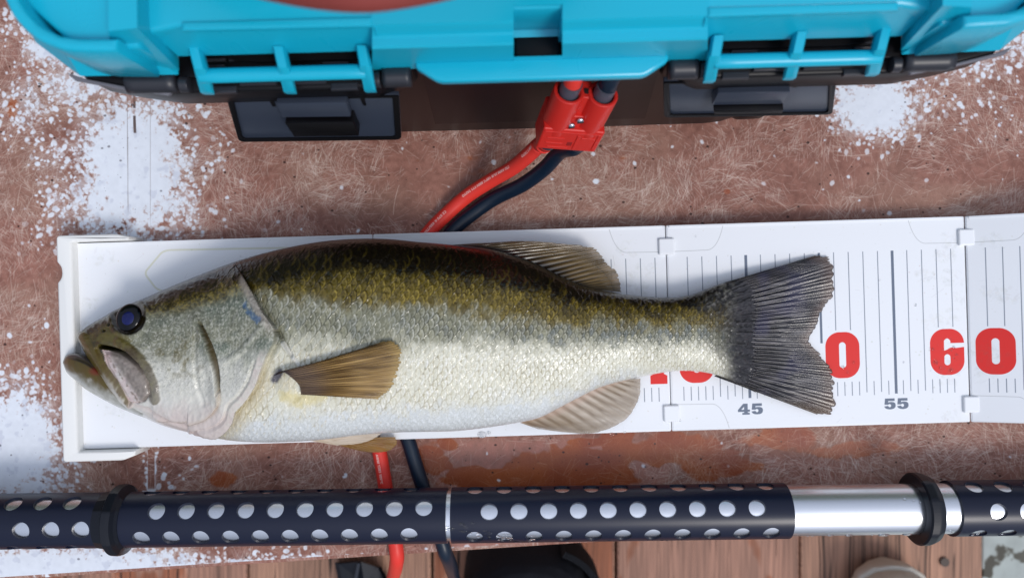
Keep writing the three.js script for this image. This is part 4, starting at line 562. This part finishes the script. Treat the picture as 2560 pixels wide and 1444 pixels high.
    // three cyan hooks joined by a bar
    const hooks = [[[-866, 98, 0.1585], [-852, 152, 0.1575], [-838, 208, 0.144]], [[-655, 100, 0.1585], [-643, 154, 0.1575], [-629, 212, 0.144]], [[-447, 104, 0.1585], [-438, 156, 0.1575], [-427, 214, 0.144]]];
    for (const hk of hooks) {
      const c = hk.map(([u, v, h]) => Q(s * u, v, h)); const wv = 0.0029, rings = c.map((p, i) => { const t = i < 2 ? 0.0042 : 0.003; const out = []; for (let k = 0; k < 12; k++) { const a = k / 12 * 2 * Math.PI, cx = Math.sign(Math.cos(a)) * Math.pow(Math.abs(Math.cos(a)), 0.5), sy = Math.sign(Math.sin(a)) * Math.pow(Math.abs(Math.sin(a)), 0.5); out.push(new THREE.Vector3(p.x + cx * wv, p.y - 0.003 + sy * t, p.z)); } return out; });
      part('latch_hook', loft(rings, { crease: 0.6 }), cyan, boxThing);
    }
    const a = Q(s * 850, 168, 0.1515), b = Q(s * 436, 168, 0.1515);
    part('latch_bar', sweep([a, a.clone().lerp(b, 0.5), b], 0.0036, { steps: 8, sides: 20, squash: 0.85 }), cyan, boxThing);
    // hanging latch plate, leaning outwards
    const pts = s < 0 ? [[566, 242, 0.118], [997, 237, 0.118], [1004, 343, 0.082], [597, 351, 0.082]] : [[1659, 203, 0.118], [2092, 196, 0.118], [2080, 276, 0.082], [1660, 290, 0.082]];
    const c = pts.map(([x, y, h]) => P(x, y, h + e)), X = c[1].clone().sub(c[0]).normalize(), D = c[3].clone().sub(c[0]), N = new THREE.Vector3().crossVectors(D, X).normalize(), Y = new THREE.Vector3().crossVectors(X, N).normalize().multiplyScalar(1);
    if (N.y < 0) N.negate(); const Yd = D.clone().sub(X.clone().multiplyScalar(D.dot(X))).normalize();
    const M = new THREE.Matrix4().makeBasis(X, Yd.clone().negate(), new THREE.Vector3().crossVectors(X, Yd.clone().negate())).setPosition(c[0]);
    const loc = c.map((p) => { const d = p.clone().sub(c[0]); return [d.dot(X), -d.dot(Yd)]; });
    const lg = (list, r, thick, bevel, off) => { const g = extrude(poly(list, r), thick, bevel, 2); g.translate(0, 0, off); g.applyMatrix4(M); return toCreasedNormals(g, 0.6); };
    const W = loc[1][0], Hh = -loc[3][1];
    const plate = part('latch_plate', lg(loc, [0.001, 0.001, 0.004, 0.004], 0.003, 0.0008, -0.003), blackGloss, boxThing);
    // raised border
    const shp = poly(loc, [0.001, 0.001, 0.004, 0.004]), ins = [[lerp(loc[0][0], W, 0.035), -Hh * 0.03], [lerp(loc[0][0], W, 0.962), -Hh * 0.03], [loc[2][0] - W * 0.035, -Hh * 0.93], [loc[3][0] + W * 0.035, -Hh * 0.93]];
    shp.holes.push(poly(ins.slice().reverse(), [0.003, 0.003, 0.001, 0.001])); const bg = extrude(shp, 0.0012, 0.0003, 2); bg.applyMatrix4(M); part('plate_border', toCreasedNormals(bg, 0.5), black, plate);
    // grip that stands off the plate
    const gx0 = s < 0 ? 0.30 : 0.315, gx1 = s < 0 ? 0.705 : 0.735, y0 = s < 0 ? 0.05 : -0.06, y1 = s < 0 ? -0.26 : -0.4, y2 = s < 0 ? -0.30 : -0.44, y3 = s < 0 ? -0.62 : -0.56;
    part('grip_top', lg([[W * gx0, Hh * y0], [W * gx1, Hh * y0], [W * gx1, Hh * y1], [W * gx0, Hh * y1]], 0.0008, 0.006, 0.0006, 0.0002), blackGloss, plate);
    part('grip', lg([[W * (gx0 + 0.012), Hh * y2], [W * (gx1 + 0.01), Hh * y2], [W * (gx1 + 0.02), Hh * y3], [W * (gx0 + 0.03), Hh * y3]], 0.0006, 0.0085, 0.0006, 0.0002), black, plate);
    for (const f of [0.235, 0.77]) part('plate_notch', lg([[W * f, -0.0004], [W * (f + 0.028), -0.0004], [W * (f + 0.026), -Hh * 0.2], [W * (f + 0.008), -Hh * 0.2]], 0, 0.0006, 0.0001, 0.0001), black, plate);
  }
  // foot under the right latch
  part('foot', slab([[1830, 274], [1930, 270], [1918, 287], [1850, 291]], 0.012, 0.0115, 0.001, 0.003), black, boxThing);
}
{ // made-up reddish strap over the lid, stands in for something close to the lens
  const st = thing('made_up_strap', 'made-up reddish brown strap over the cyan lid, in place of a blurred thing held near the lens', 'strap');
  const pts = [[300, -210, 0.20], [470, -120, 0.222], [640, -78, 0.247], [800, -52, 0.262], [905, -46, 0.266], [1010, -56, 0.262], [1180, -90, 0.247], [1360, -150, 0.222], [1520, -230, 0.20]].map(([x, y, h]) => P(x, y, h));
  part('webbing', sweep(pts, 0.0105, { steps: 90, sides: 24, squash: 0.75 }), std(0x8a3a33, 0.75), st);
  for (const p of [pts[0], pts[pts.length - 1]]) { const a = new RoundedBoxGeometry(0.03, 0.0125, 0.024, 3, 0.003); const m = part('made_up_anchor', a, std(0x5a2824, 0.6), st); m.position.set(p.x, p.y - 0.007, p.z); }
}

// ---------------------------------------------------------------- power connector and cables
const redPVC = (map) => std(map ? 0xffffff : 0xe23c32, 0.42, { map: map ?? null, specularIntensity: 0.6 }), blackPVC = std(0x0f1f30, 0.36, { specularIntensity: 0.7 });
function cableText(texts, len, bg, fg, size = 0.0026) {
  const s = 2048 / len, c = document.createElement('canvas'); c.width = 2048; c.height = 256; const x = c.getContext('2d'); x.fillStyle = bg; x.fillRect(0, 0, 2048, 256);
  for (let i = 0; i < 500; i++) { x.fillStyle = `rgba(90,20,16,${(rnd() * 0.12).toFixed(3)})`; x.fillRect(rnd() * 2048, rnd() * 256, rr(1, 16), rr(1, 3)); }
  const around = 2 * Math.PI * 0.0051, k = 256 / around; for (const [text, start] of texts) { x.save(); x.translate(start * s, 256 * 0.21); x.scale(s * size / 40, -k * size / 40); x.fillStyle = fg; x.font = 'bold 40px sans-serif'; x.textBaseline = 'middle'; x.fillText(text, 0, 0); x.restore(); }
  const t = new THREE.CanvasTexture(c); t.colorSpace = THREE.SRGBColorSpace; t.magFilter = THREE.LinearFilter; t.flipY = false; t.wrapS = t.wrapT = THREE.RepeatWrapping; t.repeat.set(1 / len, 1); return t;
}
const CR = 0.0050;
{
  // connector frame: Z along the housing (from ruler end up to the lid), X across, Y out of its front face
  const lo = P(1412, 346, 0.080), hi = P(1467, 230, 0.123), A = hi.clone().sub(lo), len = A.length(); A.normalize();
  const X = new THREE.Vector3(1, 0, -0.03).sub(A.clone().multiplyScalar(A.x)).normalize(), Y = new THREE.Vector3().crossVectors(A, X).normalize(); if (Y.y < 0) Y.negate();
  const B = new THREE.Matrix4().makeBasis(X, A, new THREE.Vector3().crossVectors(X, A)); const outN = new THREE.Vector3().crossVectors(X, A); const sgn = outN.y > 0 ? 1 : -1; B.setPosition(lo);
  const con = thing('power_connector', 'red two pole power connector with two silver screws against the tackle box', 'connector');
  con.applyMatrix4(B);                                             // local: x across, y along, z (times sgn) out of the front
  const red = std(0xcc2c25, 0.34, { specularIntensity: 0.7 }), W = 0.0178, T = 0.0085;
  const body = []; const zf = sgn * T;
  const boxAt = (x0, x1, y0, y1, z0, z1, r = 0.0012) => { const g = new RoundedBoxGeometry(x1 - x0, y1 - y0, Math.abs(z1 - z0), 3, r); g.translate((x0 + x1) / 2, (y0 + y1) / 2, (z0 + z1) / 2); return g; };
  // lower block with the flat front, and slanted shoulders
  body.push(boxAt(-W, W, 0, len * 0.46, -T, T * 0.95));
  // two round sockets above, open at the top
  for (const s of [-1, 1]) {
    const tube = new THREE.LatheGeometry([[0.0062, len * 0.98], [0.0066, len], [0.0080, len], [0.0085, len * 0.985], [0.0085, len * 0.3], [0.0066, len * 0.28], [0.0062, len * 0.55]].map(([a, b]) => new THREE.Vector2(a, b)), 40); tube.translate(s * 0.0094, 0, 0); body.push(tube);
    body.push(boxAt(s * 0.0094 - 0.0083, s * 0.0094 + 0.0083, len * 0.42, len * 0.62, -T, 0.002));
  }
  body.push(boxAt(-0.004, 0.004, len * 0.3, len * 0.985, -T * 0.9, T * 0.35, 0.0006));
  body.push(boxAt(-0.0075, 0.0075, len * 0.4, len * 0.66, -T, T * 0.6, 0.0008));
  part('housing', merge(body), red, con);
  for (const [x, y] of [[0.0012, len * 0.62], [-0.0024, len * 0.50]]) {
    const sc = new THREE.SphereGeometry(0.0021, 24, 16); sc.scale(1, 1, 0.7); const m = part('screw', sc, std(0xc8ccd2, 0.22, { metalness: 1 }), con); m.position.set(x, y, T * 0.72);
    const slot = part('screw_slot', boxAt(-0.0018, 0.0018, -0.00025, 0.00025, 0, 0.0006, 0.0001), std(0x333333, 0.6, { metalness: 0.6 }), m); slot.position.z = 0.0012; slot.rotation.z = 0.4;
  }
  // moulded ribs and bars on the front
  for (const [x0, x1, y0, y1] of [[-0.0165, 0.0165, 0.40, 0.415], [-0.014, -0.004, 0.27, 0.285], [-0.014, -0.004, 0.16, 0.175], [0.003, 0.0045, 0.05, 0.36], [0.006, 0.014, 0.30, 0.315], [-0.012, 0.0, 0.07, 0.085], [0.0145, 0.0155, 0.06, 0.4]]) part('moulded_rib', boxAt(x0, x1, len * y0, len * y1, T * 0.94, T * 0.94 + 0.0006, 0.0002), red, con);
  part('key_window', boxAt(-0.0012, 0.0018, len * 0.12, len * 0.2, T * 0.94, T * 0.94 + 0.00025, 0.0001), std(0x8e1410, 0.5), con);
  part('pin_hole', (() => { const g = new THREE.CylinderGeometry(0.0017, 0.0017, 0.0006, 20); g.translate(0.0004, len * 0.985 + 0.0003, -0.001); return g; })(), std(0x1a0606, 0.8), con);
  const L2W = (x, y, z) => new THREE.Vector3(x, y, z).applyMatrix4(B);
  // collars where cable meets housing
  for (const s of [-1, 1]) { part('sleeve', (() => { const g = new THREE.CylinderGeometry(0.0055, 0.0055, 0.016, 28); g.translate(s * 0.0094, len * 0.98, 0); return g; })(), std(0x4b4d58, 0.4), con);
    part('sleeve', (() => { const g = new THREE.CylinderGeometry(0.0056, 0.0056, 0.006, 28); g.translate(s * 0.0094, -0.0026, 0); return g; })(), std(0x30323c, 0.4), con); }
  const cat = 'cable';
  const solo = (name, label, geo, m) => { const o = part(name, geo, m, scene); o.userData = { label, category: cat }; return o; };
  // leads that drop from under the lid into the top of the connector
  const tR = L2W(-0.0094, len + 0.007, 0), tB = L2W(0.0094, len + 0.007, 0);
  solo('red_lead', 'short red lead from under the lid into the connector top', sweep([tR.clone().add(A.clone().multiplyScalar(-0.004)), tR.clone().add(new THREE.Vector3(0.0002, 0.006, -0.003)), tR.clone().add(new THREE.Vector3(0.001, 0.011, -0.012)), tR.clone().add(new THREE.Vector3(0.002, 0.012, -0.03))], CR, { steps: 30 }), redPVC());
  solo('black_lead', 'short black lead from under the lid into the connector top', sweep([tB.clone().add(A.clone().multiplyScalar(-0.004)), tB.clone().add(new THREE.Vector3(0.0012, 0.006, -0.003)), tB.clone().add(new THREE.Vector3(0.005, 0.011, -0.011)), tB.clone().add(new THREE.Vector3(0.010, 0.012, -0.028))], CR, { steps: 30 }), blackPVC);
  // long cables: under the ruler, under the pole, over the deck edge
  const cab = (s, list) => [L2W(s * 0.0094, -0.001, 0), L2W(s * 0.0094 - 0.0008, -0.0085, 0.0), ...list.map(([x, y, h]) => P(x, y, h))];
  const redPts = cab(-1, [[1350, 361, 0.060], [1319, 389, 0.045], [1282, 419, 0.031], [1224, 453, 0.017], [1166, 491, 0.009], [1116, 535, 0.006], [1074, 578, CR], [1030, 640, CR], [975, 720, CR], [940, 840, CR], [926, 960, CR], [934, 1060, CR], [946, 1118, CR], [955, 1165, CR], [963, 1215, CR], [976, 1290, CR], [988, 1355, CR], [992, 1388, CR * 0.6], [990, 1412, -0.012], [984, 1436, -0.06], [978, 1452, -0.13], [968, 1462, -0.2], [930, 1480, FLOOR + CR + 0.0015], [880, 1540, FLOOR + CR + 0.0015]]);
  const blkPts = cab(1, [[1402, 378, 0.054], [1361, 421, 0.036], [1307, 461, 0.022], [1236, 496, 0.011], [1182, 533, 0.007], [1134, 574, CR], [1062, 680, CR], [1010, 800, CR], [990, 920, CR], [1000, 1040, CR], [1024, 1112, CR], [1040, 1165, CR], [1056, 1215, CR], [1080, 1290, CR], [1104, 1352, CR], [1112, 1378, CR * 0.6], [1122, 1402, -0.012], [1130, 1426, -0.06], [1136, 1446, -0.13], [1146, 1460, -0.2], [1170, 1490, FLOOR + CR + 0.0015], [1230, 1550, FLOOR + CR + 0.0015]]);
  const rg = sweep(redPts, CR, { steps: 420, sides: 22 }), bg = sweep(blkPts, CR, { steps: 420, sides: 22 });
  const along = (g, px, py) => { let best = 9, at = 0; for (let i = 0; i <= 2000; i++) { const p = g.userData.curve.getPointAt(i / 2000), d = Math.hypot((p.x * F / (EYE - p.y) + CX) - px, (p.z * F / (EYE - p.y) + CY) - py) / 1000; if (d < best) { best = d; at = i / 2000; } } return at * g.userData.length; };
  const msgs = [['VW-1 TAIYO', along(rg, 1346, 364)], ['CSU AWM IA/B 105\u00b0C 600V FT1 TAIYO', along(rg, 1284, 412)], ['\u25b3 CE 07V-K 450/750V', along(rg, 1130, 532)], ['AWM 1283 105\u00b0C', along(rg, 950, 1130)]];
  solo('red_cable', 'long red printed cable running under the ruler and the perforated pole', rg, redPVC(cableText(msgs, rg.userData.length, '#e23c32', '#f0c8c0')));
  solo('black_cable', 'long black cable running beside the red one under the ruler', bg, blackPVC);
}

// ---------------------------------------------------------------- perforated pole
{
  const pole = thing('perforated_pole', 'aluminium pole in black perforated sleeves with two black collars', 'pole');
  const h = 2 * CR + 0.0181, C = P(1280, 1285, h); pole.position.copy(C); pole.rotation.y = 0.0137;
  const s = F / (EYE - h), X = (px) => (px - 1280) / s, R = 0.0178, TH = 0.0016, pitch = 72.2 / s, HR = 0.0055;
  const alu = std(0xe6e8ec, 0.27, { metalness: 1, anisotropy: 0.5 }), sleeveM = std(0x070f28, 0.32, { specularIntensity: 0.9 }), collarM = std(0x0a0e18, 0.34, { specularIntensity: 0.7 });
  const cylX = (r, a, b, seg = 64) => { const g = new THREE.CylinderGeometry(r, r, b - a, seg, 1); g.rotateZ(Math.PI / 2); g.translate((a + b) / 2, 0, 0); return g; };
  part('tube', cylX(R - TH - 0.0001, -0.62, 0.66, 96), alu, pole);
  const latheX = (list) => { const g = new THREE.LatheGeometry(list.map(([x, r]) => new THREE.Vector2(r, x)), 72); g.rotateZ(-Math.PI / 2); return toCreasedNormals(g, 0.6); };
  const sleeve = (x0, x1, xHole, turn) => {                         // six staggered rows of round holes
    const ps = [], ns = [], ix = [], rows = 6, half = Math.PI / rows;
    const vert = (x, th, r, n) => { ps.push(x, r * Math.cos(th), -r * Math.sin(th)); if (n) ns.push(...n); else ns.push(0, Math.cos(th), -Math.sin(th)); return ps.length / 3 - 1; };
    const patch = (xa, xb, ta) => { const N = 10; let prev; for (let k = 0; k <= N; k++) { const th = ta - half + 2 * half * k / N, row = [vert(xa, th, R), vert(xb, th, R)]; if (prev) ix.push(prev[0], prev[1], row[0], row[0], prev[1], row[1]); prev = row; } };
    for (let r = 0; r < rows; r++) {
      const tc = turn + r * 2 * half, sh = xHole + (r & 1 ? pitch / 2 : 0); let i0 = Math.ceil((x0 + 0.008 - sh) / pitch + 0.0), cols = [];
      for (let i = i0; sh + i * pitch < x1 - 0.008; i++) cols.push(sh + i * pitch);
      const lo = cols[0] - pitch / 2, hi = cols[cols.length - 1] + pitch / 2;
      const cl = (x) => clamp(x, x0, x1);
      if (lo > x0) patch(x0, lo, tc); if (hi < x1) patch(hi, x1, tc);
      for (const cx of cols) {
        const N = 40, rings = [];
        for (let q = 0; q <= 4; q++) { const ring = []; for (let k = 0; k < N; k++) { const a = k / N * 2 * Math.PI, c = Math.cos(a), sn = Math.sin(a), m = Math.max(Math.abs(c), Math.abs(sn)), f = Math.pow(q / 4, 1.2);
          ring.push(vert(cl(lerp(cx + HR * c, cx + pitch / 2 * c / m, f)), lerp(tc + HR * sn / R, tc + half * sn / m, f), R - (q === 0 ? 0.00025 : 0))); } rings.push(ring); }
        for (let q = 0; q < 4; q++) for (let k = 0; k < N; k++) { const a = rings[q][k], b = rings[q][(k + 1) % N], c = rings[q + 1][k], d = rings[q + 1][(k + 1) % N]; ix.push(a, b, c, b, d, c); }
        const w0 = [], w1 = []; for (let k = 0; k < N; k++) { const a = k / N * 2 * Math.PI, c = Math.cos(a), sn = Math.sin(a), n = [-c, sn * Math.sin(tc), sn * Math.cos(tc)]; w0.push(vert(cx + HR * c, tc + HR * sn / R, R - 0.00025, n)); w1.push(vert(cx + HR * 0.97 * c, tc + HR * 0.97 * sn / R, R - TH, n)); }
        for (let k = 0; k < N; k++) ix.push(w0[k], w1[k], w0[(k + 1) % N], w0[(k + 1) % N], w1[k], w1[(k + 1) % N]);
      }
    }
    for (const [x, d] of [[x0, -1], [x1, 1]]) { const N = 60, a = [], b = []; for (let k = 0; k < N; k++) { const th = k / N * 2 * Math.PI; a.push(vert(x, th, R, [d, 0, 0])); b.push(vert(x, th, R - TH, [d, 0, 0])); } for (let k = 0; k < N; k++) ix.push(a[k], a[(k + 1) % N], b[k], b[k], a[(k + 1) % N], b[(k + 1) % N]); }
    const g = new THREE.BufferGeometry(); g.setAttribute('position', new THREE.Float32BufferAttribute(ps, 3)); g.setAttribute('normal', new THREE.Float32BufferAttribute(ns, 3)); g.setIndex(ix);
    // faces outward
    const P0 = g.attributes.position, N0 = g.attributes.normal, a = g.index.array, va = new THREE.Vector3(), vb = new THREE.Vector3(), vc = new THREE.Vector3(), n = new THREE.Vector3();
    for (let i = 0; i < a.length; i += 3) { va.fromBufferAttribute(P0, a[i]); vb.fromBufferAttribute(P0, a[i + 1]).sub(va); vc.fromBufferAttribute(P0, a[i + 2]).sub(va); n.fromBufferAttribute(N0, a[i]); if (vb.cross(vc).dot(n) < 0) { const t = a[i]; a[i] = a[i + 1]; a[i + 1] = t; } }
    return part('sleeve', g, sleeveM, pole);
  };
  const D2 = Math.PI / 180;
  sleeve(-0.6, X(272), X(93), -4 * D2);
  sleeve(X(322), X(1119), X(344), 33 * D2);
  sleeve(X(1130), X(1964), X(1225), 22 * D2);
  sleeve(X(2372), 0.64, X(2457), 7 * D2);
  // collars: a flange and a shoulder
  part('collar', latheX([[X(264), R - TH], [X(262), R + 0.0003], [X(274), R + 0.0007], [X(286), R + 0.0012], [X(290), 0.0212], [X(294), 0.0226], [X(306), 0.0228], [X(314), 0.0222], [X(320), 0.0196], [X(326), R + 0.0004], [X(328), R - TH]]), collarM, pole);
  part('collar', latheX([[X(2284), R - TH], [X(2283), R + 0.0004], [X(2284), 0.0222], [X(2288), 0.0232], [X(2304), 0.0232], [X(2312), 0.0225], [X(2322), 0.0214], [X(2326), R + 0.0008], [X(2328), R - TH]]), collarM, pole);
  // water beads on the bare tube and the sleeve
  const beads = [], bead = (px, deg, a, b, hgt) => { const th = deg * D2, g = new THREE.SphereGeometry(1, 18, 12); g.scale(a, hgt, b); g.rotateX(-th); const r = (px > 1964 && px < 2372 ? R - TH : R) - hgt * 0.25; g.translate(X(px), r * Math.cos(th), -r * Math.sin(th)); beads.push(g); };
  for (const [px, dg, a, b] of [[2064, -62, 0.0022, 0.0014], [2110, -63, 0.0024, 0.0018], [2196, -64, 0.0040, 0.0022], [2254, -63, 0.0034, 0.0018], [2168, -62, 0.001, 0.0008], [2285, -66, 0.0012, 0.0008], [2012, -70, 0.001, 0.001], [2024, -69, 0.001, 0.001], [2238, 38, 0.0011, 0.0009], [2259, 34, 0.0007, 0.0006], [2273, 30, 0.0006, 0.0006], [2310, -45, 0.0009, 0.0009], [2356, -52, 0.001, 0.0009], [2350, -40, 0.0007, 0.0006], [2470, -50, 0.0013, 0.0008], [2480, -52, 0.0006, 0.0005], [2418, -46, 0.0008, 0.0022], [2410, -56, 0.0006, 0.0014], [1518, -58, 0.0012, 0.0007], [1648, -62, 0.001, 0.0008], [1662, -70, 0.0008, 0.0006], [1740, -52, 0.0006, 0.0005]]) bead(px, dg, a, b, Math.min(a, b) * 0.55);
  for (let i = 0; i < 46; i++) { const t = rnd(), dg = lerp(-6, -58, t) + rr(-12, 12), px = lerp(1150, 1300, t) + rr(-30, 45); const a = rr(0.0004, 0.0013); bead(px, dg, a * rr(1, 1.8), a, a * 0.35); }
  const w = part('water_beads', merge(beads), std(0xffffff, 0.02, { transmission: 1, thickness: 0.002, ior: 1.33 }), scene); w.position.copy(C); w.rotation.y = 0.0137; w.updateMatrix(); w.userData = { kind: 'stuff', label: 'clear water beads sitting on the pole', category: 'water drops' };
}

// ---------------------------------------------------------------- things on the floor below the deck edge
{
  const sh = thing('shoe', 'beige knitted shoe standing on the wooden floor', 'shoe');
  const cx = P(2272, 1462, -0.19), knitC = new Uint8Array(256 * 256 * 4), knitB = new Uint8Array(256 * 256 * 4);
  for (let j = 0; j < 256; j++) for (let i = 0; i < 256; i++) { const a = Math.sin(i * Math.PI / 8 + (j >> 4 & 1) * Math.PI), b = Math.cos(j * Math.PI / 8), n = h2(i, j), o = (j * 256 + i) * 4, k = 0.92 + 0.06 * a * b + 0.06 * (n - 0.5) + 0.08 * (fbm(i * 0.03, j * 0.03) - 0.5); knitC[o] = 226 * k; knitC[o + 1] = 221 * k; knitC[o + 2] = 205 * k; knitC[o + 3] = 255; knitB[o] = knitB[o + 1] = knitB[o + 2] = 128 + 70 * a * b + 20 * (n - 0.5); knitB[o + 3] = 255; }
  const kt = dataTex(256, 256, knitC, true), kb = dataTex(256, 256, knitB, false); for (const t of [kt, kb]) { t.wrapS = t.wrapT = THREE.RepeatWrapping; t.repeat.set(28, 28); }
  const knit = std(0xffffff, 0.85, { map: kt, bumpMap: kb, bumpScale: 0.0003 });
  const sect = (list, N = 40) => list.map(([z, w, hgt, low, sk]) => { const r = []; for (let k = 0; k < N; k++) { const a = k / N * 2 * Math.PI, c = Math.cos(a), s = Math.sin(a); r.push(new THREE.Vector3(cx.x + sk + w * Math.sign(c) * Math.pow(Math.abs(c), 0.8), FLOOR + 0.0035 + low + Math.max(0, s) ** 0.8 * hgt - Math.max(0, -s) ** 0.5 * low * 0.8, cx.z + z)); } return r; });
  const withUV = (g) => { const p = g.attributes.position, uv = []; for (let i = 0; i < p.count; i++) uv.push(p.getX(i), p.getZ(i) - p.getY(i) * 0.6); g.setAttribute('uv', new THREE.Float32BufferAttribute(uv, 2)); return g; };
  part('upper', withUV(loft(sect([[-0.0045, 0.006, 0.012, 0.026, 0], [-0.002, 0.018, 0.022, 0.026, 0], [0.004, 0.028, 0.03, 0.026, 0], [0.014, 0.036, 0.036, 0.026, 0.001], [0.03, 0.041, 0.042, 0.026, 0.002], [0.06, 0.045, 0.052, 0.026, 0.004], [0.1, 0.043, 0.068, 0.026, 0.006], [0.15, 0.037, 0.088, 0.026, 0.007], [0.2, 0.034, 0.098, 0.026, 0.007], [0.25, 0.033, 0.1, 0.026, 0.006], [0.275, 0.02, 0.09, 0.026, 0.006]]), { crease: 0 })), knit, sh);
  part('sole', loft(sect([[-0.0085, 0.006, 0.006, 0.024, 0], [-0.006, 0.02, 0.006, 0.024, 0], [0.002, 0.032, 0.006, 0.024, 0], [0.02, 0.042, 0.006, 0.024, 0.001], [0.06, 0.048, 0.006, 0.024, 0.003], [0.14, 0.039, 0.006, 0.024, 0.006], [0.25, 0.037, 0.006, 0.024, 0.006], [0.282, 0.02, 0.006, 0.024, 0.006]]), { crease: 0.6 }), std(0xd0ccc0, 0.6), sh);
  for (const [z, w, y] of [[0.013, 0.026, 0.0645], [0.02, 0.03, 0.0685]]) { const pts = []; for (let i = 0; i <= 12; i++) { const t = i / 12 * 2 - 1; pts.push(new THREE.Vector3(cx.x + 0.012 + w * t, FLOOR + y - 0.011 * t * t, cx.z + z + 0.02 * t * t)); } part('trim_cord', sweep(pts, 0.0013, { steps: 40, sides: 8 }), std(0xbdb8a8, 0.8), sh); }
}
{
  const bag = thing('fabric_bag', 'black fabric bag with ribbed webbing edge on the floor below the pole', 'bag');
  const c = P(1322, 1518, -0.15), cloth = std(0x0b101c, 0.9, { sheen: 0.15 });
  const rings = []; for (let i = 0; i <= 24; i++) { const f = i / 24 * Math.PI / 2, r = []; for (let k = 0; k < 72; k++) { const a = k / 72 * 2 * Math.PI; const R = 1 - 0.02 * fbm(Math.cos(a) * 3 + i * 0.2, Math.sin(a) * 3, 2); const q = Math.pow(Math.cos(f), 0.4); r.push(new THREE.Vector3(c.x + 0.064 * q * R * Math.sign(Math.cos(a)) * Math.pow(Math.abs(Math.cos(a)), 0.85), FLOOR + 0.0025 + 0.105 * Math.sin(f), c.z + 0.0475 * q * R * Math.sign(Math.sin(a)) * Math.pow(Math.abs(Math.sin(a)), 0.95))); } rings.push(r); }
  part('bag_body', loft(rings, { crease: 0.9 }), cloth, bag);
  for (let k = 0; k < 46; k++) { const a = -1.62 + k * 0.036, x = c.x + 0.0655 * Math.sign(Math.cos(a)) * Math.pow(Math.abs(Math.cos(a)), 0.85), z = c.z + 0.049 * Math.sign(Math.sin(a)) * Math.pow(Math.abs(Math.sin(a)), 0.95); if (k < 14) continue; const m = part('webbing_rib', new RoundedBoxGeometry(0.0062, 0.05, 0.0012, 2, 0.0005), std(0x10141c, 0.85), bag); m.position.set(x, FLOOR + 0.068, z); m.rotation.y = -a * 0.9; }
}
{
  const clip = thing('plastic_plug', 'black moulded plastic plug lying beside the red cable on the floor', 'plug');
  const m = std(0x10131b, 0.35, { specularIntensity: 0.7 }), hT = FLOOR + 0.05;
  const ring = (list) => list.map(([x, y, h]) => P(x, y, h));
  part('plug_body', loft([ring([[842, 1408, FLOOR + 0.0018], [905, 1402, FLOOR + 0.0018], [955, 1420, FLOOR + 0.0018], [985, 1470, FLOOR + 0.0018], [960, 1560, FLOOR + 0.0018], [872, 1560, FLOOR + 0.0018]]).map((p) => p), ring([[836, 1405, hT - 0.012], [905, 1399, hT - 0.006], [952, 1416, hT - 0.012], [972, 1452, hT - 0.014], [950, 1540, hT - 0.012], [862, 1540, hT - 0.012]]), ring([[846, 1409, hT - 0.009], [902, 1404, hT], [944, 1418, hT - 0.008], [960, 1450, hT - 0.01], [942, 1530, hT - 0.01], [872, 1530, hT - 0.009]])], { crease: 0.25 }), m, clip);
  part('plug_ridge', loft([ring([[893, 1408, hT + 0.0008], [900, 1408, hT + 0.0008], [890, 1470, hT - 0.002], [880, 1470, hT - 0.002]]), ring([[893, 1408, hT - 0.012], [900, 1408, hT - 0.012], [890, 1470, hT - 0.012], [880, 1470, hT - 0.012]])], { crease: 0.3 }), std(0x1c212c, 0.3), clip);
}
renderer.render(scene, camera);
